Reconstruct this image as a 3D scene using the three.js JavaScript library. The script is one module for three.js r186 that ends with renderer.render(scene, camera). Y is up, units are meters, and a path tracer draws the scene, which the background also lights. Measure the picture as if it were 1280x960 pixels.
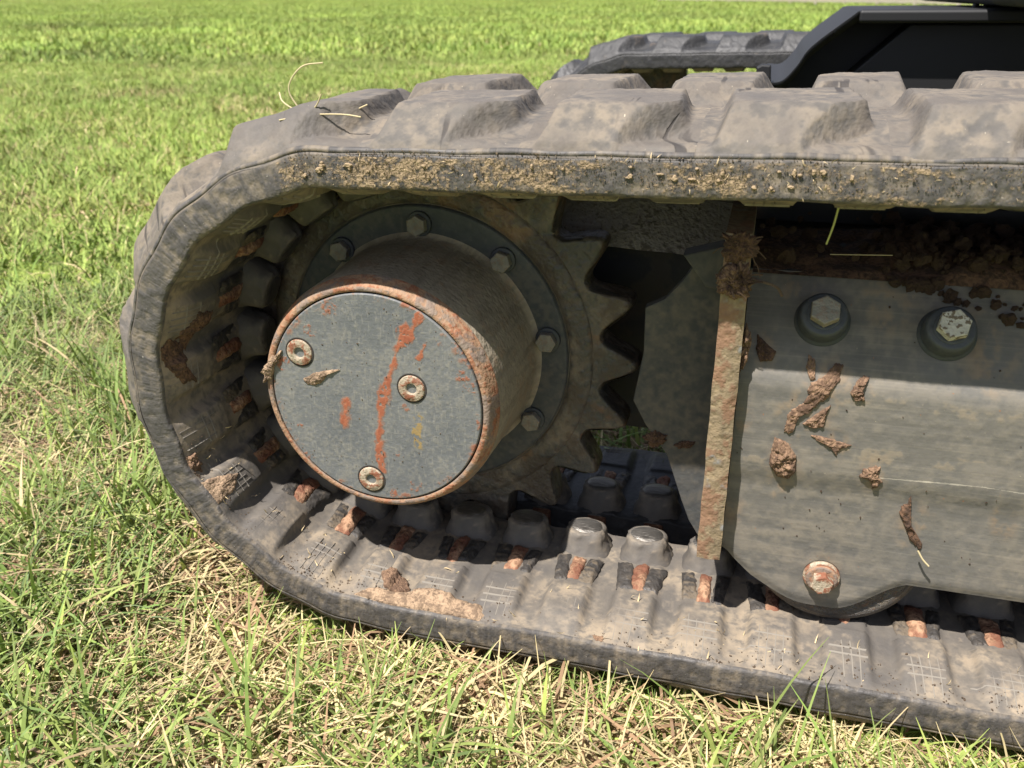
import * as THREE from 'three';
import { mergeGeometries, mergeVertices } from 'three/addons/utils/BufferGeometryUtils.js';
import { RoundedBoxGeometry } from 'three/addons/geometries/RoundedBoxGeometry.js';
import { ImprovedNoise } from 'three/addons/math/ImprovedNoise.js';

// ------------------------------------------------------------------ camera, sky, sun, exposure
const scene = new THREE.Scene();
const camera = new THREE.PerspectiveCamera(47.17, 4 / 3, 0.02, 5000);
{
  const F = new THREE.Vector3(-0.251575, -0.405385, -0.878848), R = new THREE.Vector3(0.962434, -0.008958, -0.27137), U = new THREE.Vector3(-0.102136, 0.914102, -0.39241);
  camera.position.set(0.2687, 0.475, 0.5253);
  camera.quaternion.setFromRotationMatrix(new THREE.Matrix4().makeBasis(R, U, F.negate()));
  camera.focus = 0.66; camera.userData.fStop = 12;
}
const SUN = new THREE.Vector3(-0.27, 1, 0.444).normalize();
{ // thin bright summer haze: pale blue overhead, whiter towards the horizon, a soft glow round the sun
  const w = 256, h = 128, d = new Float32Array(w * h * 4);
  for (let y = 0; y < h; y++) for (let x = 0; x < w; x++) {
    const el = ((y + 0.5) / h - 0.5) * Math.PI, az = ((x + 0.5) / w - 0.5) * 2 * Math.PI, v = new THREE.Vector3(Math.cos(el) * Math.cos(az), Math.sin(el), Math.cos(el) * Math.sin(az));
    const t = Math.pow(Math.max(0, 1 - Math.sin(Math.max(0, el))), 2.2), g = 0.35 * Math.exp(-Math.acos(Math.min(1, v.dot(SUN))) * 3.2), k = (y * w + x) * 4;
    d[k] = 0.185 + 0.16 * t + g; d[k + 1] = 0.22 + 0.15 * t + g * 0.97; d[k + 2] = 0.31 + 0.135 * t + g * 0.92; d[k + 3] = 1;
  }
  const t = new THREE.DataTexture(d, w, h, THREE.RGBAFormat, THREE.FloatType); t.mapping = THREE.EquirectangularReflectionMapping; t.magFilter = t.minFilter = THREE.LinearFilter; t.needsUpdate = true;
  scene.background = t; scene.environment = t;
}
const sun = new THREE.DirectionalLight(new THREE.Color(1, 0.95, 0.915), 5);
sun.position.copy(SUN).multiplyScalar(6); sun.castShadow = true; sun.shadow.mapSize.set(4096, 4096); sun.shadow.radius = 1.5;
Object.assign(sun.shadow.camera, { left: -3, right: 3, top: 3, bottom: -3, near: 0.1, far: 20 });
scene.add(sun, sun.target);
const renderer = new THREE.WebGLRenderer({ antialias: true });
renderer.setSize(1024, 768); renderer.shadowMap.enabled = true;
renderer.toneMapping = THREE.LinearToneMapping; renderer.toneMappingExposure = 1.95;

// ------------------------------------------------------------------ helpers
function rngOf(seed) { let a = seed >>> 0; return () => { a = (a + 0x6D2B79F5) | 0; let t = Math.imul(a ^ (a >>> 15), 1 | a); t = (t + Math.imul(t ^ (t >>> 7), 61 | t)) ^ t; return ((t ^ (t >>> 14)) >>> 0) / 4294967296; }; }
const PN = new ImprovedNoise();
const n3 = (x, y, z) => PN.noise(x, y, z);
const clamp = (x, a = 0, b = 1) => Math.min(b, Math.max(a, x));
const sst = (a, b, x) => { const t = clamp((x - a) / (b - a)); return t * t * (3 - 2 * t); };
const lerp = (a, b, t) => a + (b - a) * t;
const mixc = (a, b, t) => [lerp(a[0], b[0], t), lerp(a[1], b[1], t), lerp(a[2], b[2], t)];
function smin(a, b, k) { const h = clamp(0.5 + 0.5 * (b - a) / k); return lerp(b, a, h) - k * h * (1 - h); }
function hash(ix, iy, s) { let h = Math.imul(ix, 374761393) + Math.imul(iy, 668265263) + Math.imul(s, 2147483647 ^ 0x5bd1e995); h = Math.imul(h ^ (h >>> 13), 1274126177); return ((h ^ (h >>> 16)) >>> 0) / 4294967296; }
function vn(x, y, px, py, s) {
  const ix = Math.floor(x), iy = Math.floor(y), fx = x - ix, fy = y - iy, ux = fx * fx * (3 - 2 * fx), uy = fy * fy * (3 - 2 * fy);
  const x0 = ((ix % px) + px) % px, x1 = (x0 + 1) % px, y0 = ((iy % py) + py) % py, y1 = (y0 + 1) % py;
  const a = hash(x0, y0, s), b = hash(x1, y0, s), c = hash(x0, y1, s), d = hash(x1, y1, s);
  return a + (b - a) * ux + (c - a) * uy + (a - b - c + d) * ux * uy;
}
function fbm(u, v, f, o, s, fy = f) { let t = 0, w = 0, a = 1; for (let k = 0; k < o; k++) { t += a * vn(u * f, v * fy, f, fy, s + k * 17); w += a; a *= 0.55; f *= 2; fy *= 2; } return clamp(0.5 + (t / w - 0.5) * 1.4); }
const crack = (u, v, f, s, w) => { const n = fbm(u, v, f, 4, s); return 1 - sst(0, w, Math.abs(n - 0.5)); };
// surface(u, v) gives [r, g, b] (sRGB 0..255), height 0..1, roughness 0..1; a colour map and a relief map are computed from it
function surface(w, h, tileX, tileY, fn) {
  const c = new Uint8Array(w * h * 4), d = new Uint8Array(w * h * 4);
  for (let j = 0; j < h; j++) for (let i = 0; i < w; i++) {
    const [rgb, ht, ro] = fn(i / w, j / h), k = (j * w + i) * 4;
    c[k] = clamp(rgb[0], 0, 255); c[k + 1] = clamp(rgb[1], 0, 255); c[k + 2] = clamp(rgb[2], 0, 255); c[k + 3] = 255;
    d[k] = clamp(ht) * 255; d[k + 1] = clamp(ro) * 255; d[k + 2] = 0; d[k + 3] = 255;
  }
  const mk = (a, srgb) => { const t = new THREE.DataTexture(a, w, h); t.wrapS = t.wrapT = THREE.RepeatWrapping; t.magFilter = THREE.LinearFilter; t.minFilter = THREE.LinearMipmapLinearFilter; t.generateMipmaps = true; if (srgb) t.colorSpace = THREE.SRGBColorSpace; t.repeat.set(1 / tileX, 1 / tileY); t.needsUpdate = true; return t; };
  return [mk(c, true), mk(d, false)];
}
function surfMat(w, h, tx, ty, bump, fn, extra = {}) {
  const [c, d] = surface(w, h, tx, ty, fn);
  const d2 = d.clone(); d2.needsUpdate = true;
  return new THREE.MeshPhysicalMaterial({ map: c, bumpMap: d, bumpScale: bump, roughnessMap: d2, roughness: 1, ...extra });
}
function boxUV(g, ox = 0, oy = 0) {           // uv in metres from the dominant face direction
  g = g.index ? g.toNonIndexed() : g;
  const p = g.attributes.position, uv = new Float32Array(p.count * 2), A = new THREE.Vector3(), B = new THREE.Vector3(), C = new THREE.Vector3();
  for (let i = 0; i < p.count; i += 3) {
    A.fromBufferAttribute(p, i); B.fromBufferAttribute(p, i + 1); C.fromBufferAttribute(p, i + 2);
    const n = B.clone().sub(A).cross(C.clone().sub(A)), ax = Math.abs(n.x), ay = Math.abs(n.y), az = Math.abs(n.z);
    [A, B, C].forEach((q, k) => { const [a, b] = az >= ax && az >= ay ? [q.x, q.y] : ay >= ax ? [q.x, q.z] : [q.z, q.y]; uv[(i + k) * 2] = a + ox; uv[(i + k) * 2 + 1] = b + oy; });
  }
  g.setAttribute('uv', new THREE.BufferAttribute(uv, 2));
  return g;
}
function mesh(name, g, m, parent, label) {
  const o = new THREE.Mesh(g, m); o.name = name; o.castShadow = o.receiveShadow = true;
  if (label) o.userData.label = label;
  parent.add(o); return o;
}
const taken = {};
function numbered(n) { const k = taken[n] = (taken[n] ?? -1) + 1; return k ? `${n}_${String(k).padStart(3, '0')}` : n; }
function tag(o, label, category, group, kind) { Object.assign(o.userData, { label, category }); if (group) o.userData.group = group; if (kind) o.userData.kind = kind; return o; }
function gridGeo(nu, nv, fn, uvf) {           // fn(i/nu, j/nv) -> [x, y, z]
  const pos = [], uv = [], idx = [];
  for (let j = 0; j <= nv; j++) for (let i = 0; i <= nu; i++) { const p = fn(i / nu, j / nv); pos.push(...p); uv.push(...(uvf ? uvf(i / nu, j / nv, p) : [p[0], p[1]])); }
  for (let j = 0; j < nv; j++) for (let i = 0; i < nu; i++) { const a = j * (nu + 1) + i, b = a + 1, c = a + nu + 1, d = c + 1; idx.push(a, b, d, a, d, c); }
  const g = new THREE.BufferGeometry(); g.setAttribute('position', new THREE.Float32BufferAttribute(pos, 3)); g.setAttribute('uv', new THREE.Float32BufferAttribute(uv, 2)); g.setIndex(idx); g.computeVertexNormals(); return g;
}
function walkUV(g, nu, nv, ox, oy) {             // uv in metres measured along the surface of a grid, so that steep sides do not stretch
  const p = g.attributes.position, uv = g.attributes.uv, d = (a, b) => Math.hypot(p.getX(a) - p.getX(b), p.getY(a) - p.getY(b), p.getZ(a) - p.getZ(b));
  for (let j = 0; j <= nv; j++) { let u = 0; for (let i = 0; i <= nu; i++) { const k = j * (nu + 1) + i; if (i) u += d(k, k - 1); uv.setX(k, u + ox); } const m = u / 2; for (let i = 0; i <= nu; i++) { const k = j * (nu + 1) + i; uv.setX(k, uv.getX(k) - m); } }
  for (let i = 0; i <= nu; i++) { let v = 0; for (let j = 0; j <= nv; j++) { const k = j * (nu + 1) + i; if (j) v += d(k, k - nu - 1); uv.setY(k, v + oy); } }
  return g;
}
const rbox = (x0, x1, y0, y1, z0, z1, r = 0.002) => { const g = new RoundedBoxGeometry(x1 - x0, y1 - y0, z1 - z0, 2, Math.min(r, (x1 - x0) / 2.1, (y1 - y0) / 2.1, (z1 - z0) / 2.1)); g.translate((x0 + x1) / 2, (y0 + y1) / 2, (z0 + z1) / 2); return boxUV(g); };
function roughen(g, amp, f, seed) {           // small dents and unevenness along the normals
  const p = g.attributes.position, n = g.attributes.normal;
  for (let i = 0; i < p.count; i++) {
    const x = p.getX(i), y = p.getY(i), z = p.getZ(i), d = amp * (n3(x * f + seed, y * f, z * f) + 0.5 * n3(x * f * 2.3, y * f * 2.3 + seed, z * f * 2.3));
    p.setXYZ(i, x + n.getX(i) * d, y + n.getY(i) * d, z + n.getZ(i) * d);
  }
  g.computeVertexNormals(); return g;
}
const latheZ = (pts, seg, cx, cy) => {        // pts: [radius, z]; a lathe round an axle along z through (cx, cy)
  const g = new THREE.LatheGeometry(pts.map(([r, z]) => new THREE.Vector2(r, z)), seg); g.rotateX(Math.PI / 2);
  const p = g.attributes.position; for (let i = 0; i < p.count; i++) p.setXYZ(i, p.getX(i) + cx, p.getY(i) + cy, p.getZ(i));
  return g;
};
function hexBolt(rHex, hHex, rWash, hWash, z0) { // axis z, seated at z0: [washer, head]
  const s = new THREE.Shape(); for (let k = 0; k < 6; k++) { const a = k * Math.PI / 3 + 0.3; s[k ? 'lineTo' : 'moveTo'](rHex * Math.cos(a), rHex * Math.sin(a)); }
  const hd = new THREE.ExtrudeGeometry(s, { depth: hHex * 0.7, bevelEnabled: true, bevelThickness: hHex * 0.15, bevelSize: rHex * 0.09, bevelOffset: -rHex * 0.09, bevelSegments: 2 }); hd.translate(0, 0, z0 + hWash + hHex * 0.15);
  const w = latheZ([[0, z0], [rWash, z0], [rWash, z0 + hWash * 0.6], [rWash * 0.9, z0 + hWash], [0, z0 + hWash]], 24, 0, 0);
  return [boxUV(w), boxUV(hd)];
}

// ------------------------------------------------------------------ materials
const DUST = [152, 135, 110];
const M = {};
M.rubber = surfMat(1024, 1024, 0.36, 0.36, 0.0013, (u, v) => {
  const a = fbm(u, v, 4, 7, 1), b = fbm(u, v, 50, 4, 2), c = fbm(u, v, 12, 6, 3), k = sst(0.72, 0.86, fbm(u, v, 52, 3, 4, 6)) * sst(0.45, 0.6, fbm(u, v, 4, 3, 5));
  let col = mixc([72, 69, 65], [116, 107, 95], 0.4 * c + 0.6 * b);
  col = mixc(col, DUST, 0.45 * sst(0.3, 0.75, a * 0.4 + b * 0.6));
  col = mixc(col, [66, 63, 61], 0.6 * sst(0.42, 0.72, c * 0.5 + b * 0.5));
  col = mixc(col, [40, 36, 33], 0.7 * k);
  if (vn(u * 260, v * 260, 260, 260, 9) > 0.988) col = mixc(col, [196, 184, 160], 0.7);
  return [col, 0.5 + 0.6 * (b - 0.5) + 0.5 * (c - 0.5) - 0.4 * k, 0.7 + 0.2 * a];
});
M.rim = surfMat(1024, 512, 0.36, 0.18, 0.0016, (u, v) => {
  const a = fbm(u, v, 5, 7, 51, 3), b = fbm(u, v, 64, 4, 52, 32), c = fbm(u, v, 90, 4, 53, 6);
  let col = mixc([58, 56, 55], [92, 87, 80], 0.5 * c + 0.5 * b);
  col = mixc(col, [142, 126, 102], 0.5 * sst(0.4, 0.8, a * 0.3 + b * 0.5 + c * 0.2));
  if (vn(u * 240, v * 120, 240, 120, 7) > 0.985) col = mixc(col, [200, 192, 174], 0.8);
  return [col, 0.5 + 0.6 * (b - 0.5) + 0.4 * (c - 0.5), 0.5 + 0.35 * a];
});
M.rubberInner = surfMat(1024, 1024, 0.3, 0.3, 0.0006, (u, v) => {
  const a = fbm(u, v, 4, 7, 11), b = fbm(u, v, 60, 4, 12), c = fbm(u, v, 14, 6, 13);
  let col = mixc([90, 85, 78], [128, 117, 101], sst(0.25, 0.75, a * 0.5 + b * 0.5));
  col = mixc(col, [76, 73, 70], 0.65 * sst(0.4, 0.7, c * 0.6 + b * 0.4));
  col = mixc(col, [162, 144, 118], 0.45 * sst(0.45, 0.75, b * 0.4 + a * 0.6));
  return [col, 0.5 + 0.5 * (b - 0.5) + 0.4 * (c - 0.5), 0.66 + 0.2 * a];
});
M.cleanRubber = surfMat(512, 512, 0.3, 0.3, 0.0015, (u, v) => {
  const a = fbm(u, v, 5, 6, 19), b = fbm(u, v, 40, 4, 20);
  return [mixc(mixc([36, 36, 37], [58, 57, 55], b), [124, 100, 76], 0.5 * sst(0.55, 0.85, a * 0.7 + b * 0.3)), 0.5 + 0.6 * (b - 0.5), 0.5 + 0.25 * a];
});
M.black = surfMat(512, 512, 0.12, 0.12, 0.0012, (u, v) => {
  const a = fbm(u, v, 5, 5, 21), b = fbm(u, v, 30, 4, 22);
  return [mixc(mixc([44, 42, 40], [74, 69, 63], b), [116, 102, 82], 0.65 * sst(0.42, 0.7, a * 0.6 + b * 0.4)), 0.5 + 0.9 * (b - 0.5), 0.5 + 0.3 * a];
});
M.core = surfMat(512, 512, 0.09, 0.09, 0.0014, (u, v) => {
  const a = fbm(u, v, 6, 5, 31), b = fbm(u, v, 28, 4, 32);
  return [mixc(mixc([118, 86, 64], [160, 126, 98], sst(0.25, 0.75, b)), [100, 60, 42], 0.85 * sst(0.42, 0.64, a * 0.7 + b * 0.3)), 0.5 + b - 0.5, 0.85];
});
M.worn = surfMat(256, 256, 0.05, 0.05, 0.0003, (u, v) => {
  const a = fbm(u, v, 4, 5, 41), b = fbm(u, v * 0.999, 8, 3, 42, 64);
  return [mixc([96, 92, 87], [146, 142, 135], b * 0.7 + a * 0.3), b, 0.3 + 0.3 * a];
}, { metalness: 0.85 });
M.drum = surfMat(512, 512, 0.2, 0.2, 0.0012, (u, v) => {
  const a = fbm(u, v, 4, 6, 61), b = fbm(u, v, 60, 3, 62), c = fbm(u, v, 12, 4, 63);
  let col = mixc([124, 117, 103], [168, 155, 134], 0.5 * a + 0.5 * b);
  col = mixc(col, [106, 98, 84], 0.4 * sst(0.5, 0.85, fbm(u, v, 30, 4, 64, 5)));
  col = mixc(col, [136, 102, 76], 0.3 * sst(0.56, 0.82, c * 0.7 + b * 0.3));
  if (vn(u * 160, v * 160, 160, 160, 3) > 0.985) col = [70, 52, 40];
  return [col, 0.5 + 0.5 * (b - 0.5), 0.62];
});
M.rustRim = surfMat(512, 512, 0.1, 0.1, 0.0008, (u, v) => {
  const a = fbm(u, v, 6, 6, 71), b = fbm(u, v, 34, 4, 72);
  let col = mixc([136, 106, 82], [168, 136, 106], b);
  col = mixc(col, [128, 76, 50], 0.75 * sst(0.42, 0.66, a * 0.4 + b * 0.6));
  col = mixc(col, [116, 108, 100], 0.75 * sst(0.5, 0.68, 0.7 * fbm(u, v, 9, 5, 73) + 0.3 * b));
  return [col, 0.5 + b - 0.5, 0.8];
});
M.flange = surfMat(512, 512, 0.16, 0.16, 0.0005, (u, v) => {
  const a = fbm(u, v, 4, 6, 81), b = fbm(u, v, 40, 3, 82), c = fbm(u, v, 9, 4, 83);
  return [mixc(mixc([54, 58, 62], [78, 80, 80], 0.5 * a + 0.5 * b), [118, 105, 88], 0.28 * sst(0.42, 0.72, c * 0.6 + b * 0.4)), 0.5 + 0.5 * (b - 0.5), 0.5 + 0.2 * c];
});
M.sprocket = surfMat(1024, 1024, 0.2, 0.2, 0.002, (u, v) => {
  const a = fbm(u, v, 5, 6, 91), b = fbm(u, v, 36, 4, 92), c = fbm(u, v, 11, 5, 93);
  let col = mixc([68, 67, 64], [120, 108, 91], sst(0.25, 0.75, a * 0.6 + b * 0.4));
  col = mixc(col, [74, 64, 54], 0.75 * sst(0.42, 0.66, c * 0.7 + b * 0.3));
  col = mixc(col, [132, 92, 64], 0.4 * sst(0.64, 0.8, fbm(u, v, 8, 5, 94)));
  return [col, 0.5 + 0.7 * (b - 0.5) + 0.6 * (c - 0.5), 0.36 + 0.3 * b];
});
M.dark = surfMat(512, 512, 0.25, 0.25, 0.0006, (u, v) => {
  const a = fbm(u, v, 4, 6, 101), b = fbm(u, v, 40, 3, 102), c = fbm(u, v, 8, 5, 103);
  return [mixc(mixc([40, 42, 43], [60, 60, 58], a), [92, 80, 64], 0.4 * sst(0.55, 0.72, c)), 0.5 + 0.5 * (b - 0.5), 0.6 + 0.2 * c];
});
M.bracket = surfMat(512, 512, 0.2, 0.2, 0.0006, (u, v) => {
  const a = fbm(u, v, 4, 6, 104), b = fbm(u, v, 40, 3, 105), c = fbm(u, v, 7, 5, 106);
  return [mixc(mixc([52, 55, 57], [80, 79, 75], 0.5 * a + 0.5 * b), [140, 121, 98], 0.3 * sst(0.3, 0.85, c * 0.5 + b * 0.5)), 0.5 + 0.6 * (b - 0.5), 0.75];
});
M.ledge = surfMat(256, 256, 0.12, 0.12, 0.001, (u, v) => { const a = fbm(u, v, 4, 6, 107), b = fbm(u, v, 40, 3, 108); return [mixc(mixc([132, 126, 118], [168, 160, 150], a), [92, 84, 74], 0.7 * sst(0.55, 0.75, b * 0.5 + a * 0.5)), b, 0.9]; });
M.bar = surfMat(512, 512, 0.14, 0.14, 0.0008, (u, v) => {
  const a = fbm(u, v, 6, 6, 111), b = fbm(u, v, 40, 4, 112), c = fbm(u, v, 10, 4, 113);
  let col = mixc([144, 126, 98], [104, 92, 72], b);
  col = mixc(col, [128, 88, 66], 0.55 * sst(0.46, 0.66, c * 0.7 + b * 0.3));
  col = mixc(col, [128, 128, 126], 0.8 * sst(0.56, 0.68, a * 0.8 + b * 0.2));
  return [col, 0.5 + b - 0.5 + 0.6 * (a - 0.5), 0.8];
});
M.hexDull = surfMat(256, 256, 0.04, 0.04, 0.0004, (u, v) => { const a = fbm(u, v, 5, 5, 121), b = fbm(u, v, 24, 3, 122); return [mixc(mixc([112, 110, 102], [146, 138, 122], a), [122, 92, 70], 0.35 * sst(0.55, 0.75, b)), b, 0.55]; });
M.hexPale = surfMat(256, 256, 0.04, 0.04, 0.0006, (u, v) => { const a = fbm(u, v, 5, 5, 131), b = fbm(u, v, 16, 4, 132); return [mixc(mixc([168, 164, 146], [206, 202, 190], a), [96, 82, 62], 0.85 * sst(0.56, 0.64, b)), b, 0.5]; });
M.plug = surfMat(256, 256, 0.03, 0.03, 0.0006, (u, v) => { const a = fbm(u, v, 4, 5, 141), b = fbm(u, v, 14, 4, 142); return [mixc(mixc([138, 126, 106], [176, 164, 142], b), [118, 66, 44], 0.85 * sst(0.4, 0.66, a * 0.6 + b * 0.4)), b, 0.7]; });
M.mud = surfMat(512, 512, 0.06, 0.06, 0.0012, (u, v) => { const a = fbm(u, v, 5, 6, 151), b = fbm(u, v, 30, 4, 152); return [mixc([84, 64, 49], [136, 109, 85], sst(0.3, 0.7, a * 0.5 + b * 0.5)), a * 0.5 + b * 0.5, 0.95]; });
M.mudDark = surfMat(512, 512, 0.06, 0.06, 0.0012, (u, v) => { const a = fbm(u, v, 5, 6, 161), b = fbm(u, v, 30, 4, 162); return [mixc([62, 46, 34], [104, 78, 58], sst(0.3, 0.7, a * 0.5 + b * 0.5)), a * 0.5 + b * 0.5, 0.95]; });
M.mudPale = surfMat(512, 512, 0.06, 0.06, 0.0016, (u, v) => { const a = fbm(u, v, 5, 6, 171), b = fbm(u, v, 30, 4, 172); return [mixc([106, 88, 70], [156, 132, 106], sst(0.3, 0.7, a * 0.4 + b * 0.6)), a * 0.4 + b * 0.6, 0.95]; });
M.tanDust = surfMat(256, 256, 0.05, 0.05, 0.001, (u, v) => { const a = fbm(u, v, 5, 5, 174), b = fbm(u, v, 30, 3, 175); return [mixc([128, 111, 86], [172, 150, 118], 0.4 * a + 0.6 * b), b, 0.95]; });
M.blackPaint = new THREE.MeshPhysicalMaterial({ color: new THREE.Color().setRGB(0.006, 0.0062, 0.0065), roughness: 0.6 });
M.cord = new THREE.MeshStandardMaterial({ color: new THREE.Color().setRGB(0.19, 0.17, 0.14), roughness: 0.9 });
M.hay = new THREE.MeshStandardMaterial({ color: new THREE.Color().setRGB(0.48, 0.4, 0.23), roughness: 0.8 });
M.greenStem = new THREE.MeshStandardMaterial({ color: new THREE.Color().setRGB(0.32, 0.33, 0.1), roughness: 0.7 });
M.hole = new THREE.MeshStandardMaterial({ color: new THREE.Color().setRGB(0.03, 0.025, 0.02), roughness: 0.9 });
const segDist = (x, y, pts) => { let m = 1e9; for (let i = 0; i + 1 < pts.length; i++) { const [ax, ay] = pts[i], [bx, by] = pts[i + 1], dx = bx - ax, dy = by - ay, t = clamp(((x - ax) * dx + (y - ay) * dy) / (dx * dx + dy * dy)); m = Math.min(m, Math.hypot(x - ax - t * dx, y - ay - t * dy)); } return m; };
const YC = 0.1918;
M.cover = (() => {                              // round motor cover: blue-grey metal with runs and spots of rust where they are
  const runs = [[[[0.0292, 0.2538], [0.0242, 0.2409], [0.018, 0.2276], [0.0137, 0.212], [0.0082, 0.1959], [0.0037, 0.1796], [0.0014, 0.1632], [0.0005, 0.1467], [0.0023, 0.1302]], 0.0034], [[[0.0391, 0.2639], [0.033, 0.248]], 0.0026], [[[0.0441, 0.2418], [0.0378, 0.2296]], 0.0022], [[[-0.0239, 0.1888], [-0.0282, 0.1664]], 0.0036]];
  const spots = [[0.072, 0.2188, 0.007], [-0.0315, 0.264, 0.008], [-0.075, 0.2158, 0.005], [0.0283, 0.1876, 0.004], [-0.0629, 0.1624, 0.003], [0.0686, 0.239, 0.004], [0.0555, 0.2439, 0.003], [0.0112, 0.1108, 0.004], [0.081, 0.2119, 0.005], [-0.0625, 0.1355, 0.005], [0.0158, 0.1464, 0.003], [0.03, 0.121, 0.004], [-0.05, 0.246, 0.003], [0.0798, 0.18, 0.004]];
  return surfMat(1024, 1024, 1, 1, 0.0005, (u, v) => {
    const x = (u - 0.5) * 0.18, y = YC + (v - 0.5) * 0.18, a = fbm(u, v, 6, 6, 181), b = fbm(u, v, 70, 3, 182), c = fbm(u, v, 18, 5, 183);
    let col = mixc([84, 87, 89], [112, 113, 111], a * 0.75 + b * 0.25);
    { const q = fbm(u, v, 120, 2, 185, 30), q2 = fbm(u, v, 24, 3, 186, 140); col = mixc(col, [142, 138, 126], 0.3 * sst(0.7, 0.9, q) + 0.3 * sst(0.72, 0.9, q2)); }
    col = mixc(col, [136, 130, 114], 0.28 * sst(0.42, 0.76, c * 0.4 + b * 0.6));
    let r = 0; const wob = 0.0022 * (c - 0.5) * 4;
    for (const [p, w] of runs) r = Math.max(r, sst(w * 1.3, w * 0.35, segDist(x, y, p) + wob) * sst(0.1, 0.42, b * 0.6 + c * 0.4));
    for (const [sx, sy, w] of spots) r = Math.max(r, sst(w, w * 0.4, Math.hypot(x - sx, y - sy) + wob * 1.6) * 0.85 * sst(0.36, 0.66, b * 0.6 + c * 0.4));
    const rim = Math.hypot(x, y - YC); r = Math.max(r, 0.7 * sst(0.08, 0.0862, rim + 0.008 * (c - 0.5)) * sst(0.5, 0.8, c * 0.6 + b * 0.4));
    col = mixc(col, mixc([166, 100, 66], [132, 66, 40], b), 0.9 * r);
    const t = sst(0.005, 0.002, segDist(x, y, [[0.0345, 0.1812], [0.0343, 0.1583]]) + wob) * sst(0.4, 0.6, b); col = mixc(col, [146, 120, 70], 0.8 * t);
    if (vn(u * 300, v * 300, 300, 300, 5) > 0.992) col = [186, 176, 140];
    return [col, 0.5 + 0.4 * (b - 0.5) + 0.4 * r, 0.55 + 0.3 * r + 0.15 * c];
  });
})();
M.plate = (() => {                              // frame side plate, 0.5 m by 0.28 m of scuffed grey-green steel
  const scr = [[0.3673, 0.1663], [0.4078, 0.1679], [0.4325, 0.1686], [0.4569, 0.1674], [0.5, 0.166]];
  const runs = [[[[0.2755, 0.1698], [0.3192, 0.1708]], 0.0022], [[[0.3546, 0.1821], [0.3856, 0.1803], [0.4151, 0.1826]], 0.0025], [[[0.33, 0.1855], [0.43, 0.187]], 0.001], [[[0.3386, 0.2228], [0.372, 0.2251]], 0.003], [[[0.3885, 0.2228], [0.4178, 0.2206], [0.45, 0.223]], 0.003]];
  const films = [[0.313, 0.24, 0.01], [0.326, 0.232, 0.02], [0.306, 0.206, 0.02], [0.322, 0.208, 0.016], [0.303, 0.166, 0.02], [0.303, 0.148, 0.012], [0.345, 0.23, 0.012], [0.334, 0.187, 0.016], [0.363, 0.166, 0.016], [0.394, 0.13, 0.02], [0.282, 0.25, 0.014], [0.341, 0.077, 0.022], [0.27, 0.12, 0.016], [0.27, 0.2, 0.014], [0.42, 0.26, 0.03], [0.46, 0.27, 0.03], [0.36, 0.29, 0.03], [0.45, 0.14, 0.014], [0.3, 0.285, 0.02]];
  return surfMat(2048, 1024, 1, 1, 0.0006, (u, v) => {
    const x = 0.26 + u * 0.5, y = 0.04 + v * 0.28, a = fbm(u, v, 7, 6, 191, 4), b = fbm(u, v, 90, 3, 192, 50), c = fbm(u, v, 6, 5, 193, 40), d = fbm(u, v, 20, 5, 194, 12);
    let col = mixc([80, 79, 76], [126, 119, 107], 0.25 * a + 0.45 * c + 0.3 * b);
    col = mixc(col, [80, 82, 84], 0.45 * sst(0.4, 0.75, a * 0.45 + c * 0.4 + b * 0.15));
    { const sc = fbm(u, v, 5, 4, 196, 260); col = mixc(col, [164, 154, 134], 0.16 * sst(0.62, 0.9, sc)); col = mixc(col, [70, 70, 69], 0.12 * sst(0.36, 0.1, sc));
      let film = 0; for (const [fx, fy, fr] of films) film = Math.max(film, sst(fr, fr * 0.3, Math.hypot((x - fx) * 1.15, (y - fy) * 0.8) + 0.012 * (d - 0.5))); col = mixc(col, [132, 106, 80], 0.55 * film * sst(0.35, 0.7, b * 0.5 + d * 0.5)); }
    col = mixc(col, [150, 137, 116], 0.28 * sst(0.4, 0.75, c * 0.4 + d * 0.2 + b * 0.4));
    let r = 0; for (const [p, w] of runs) r = Math.max(r, sst(w * 1.5, w * 0.5, segDist(x, y, p) + 0.004 * (d - 0.5) * 2) * sst(0.4, 0.6, c * 0.5 + b * 0.5));
    col = mixc(col, [150, 132, 106], 0.3 * r * sst(0.45, 0.8, b));
    if (segDist(x, y, scr) + 0.0016 * (d - 0.5) < 0.00032) col = mixc(col, [190, 182, 164], 0.3 + 0.6 * b);
    if (vn(u * 260, v * 146, 260, 146, 5) > 0.992) col = mixc(col, [186, 172, 140], 0.8);
    if (vn(u * 120, v * 68, 120, 68, 15) > 0.987) col = mixc(col, [148, 92, 60], 0.6);
    return [col, 0.5 + 0.4 * (b - 0.5) + 0.3 * (c - 0.5), 0.56 + 0.25 * d];
  });
})();

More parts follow.
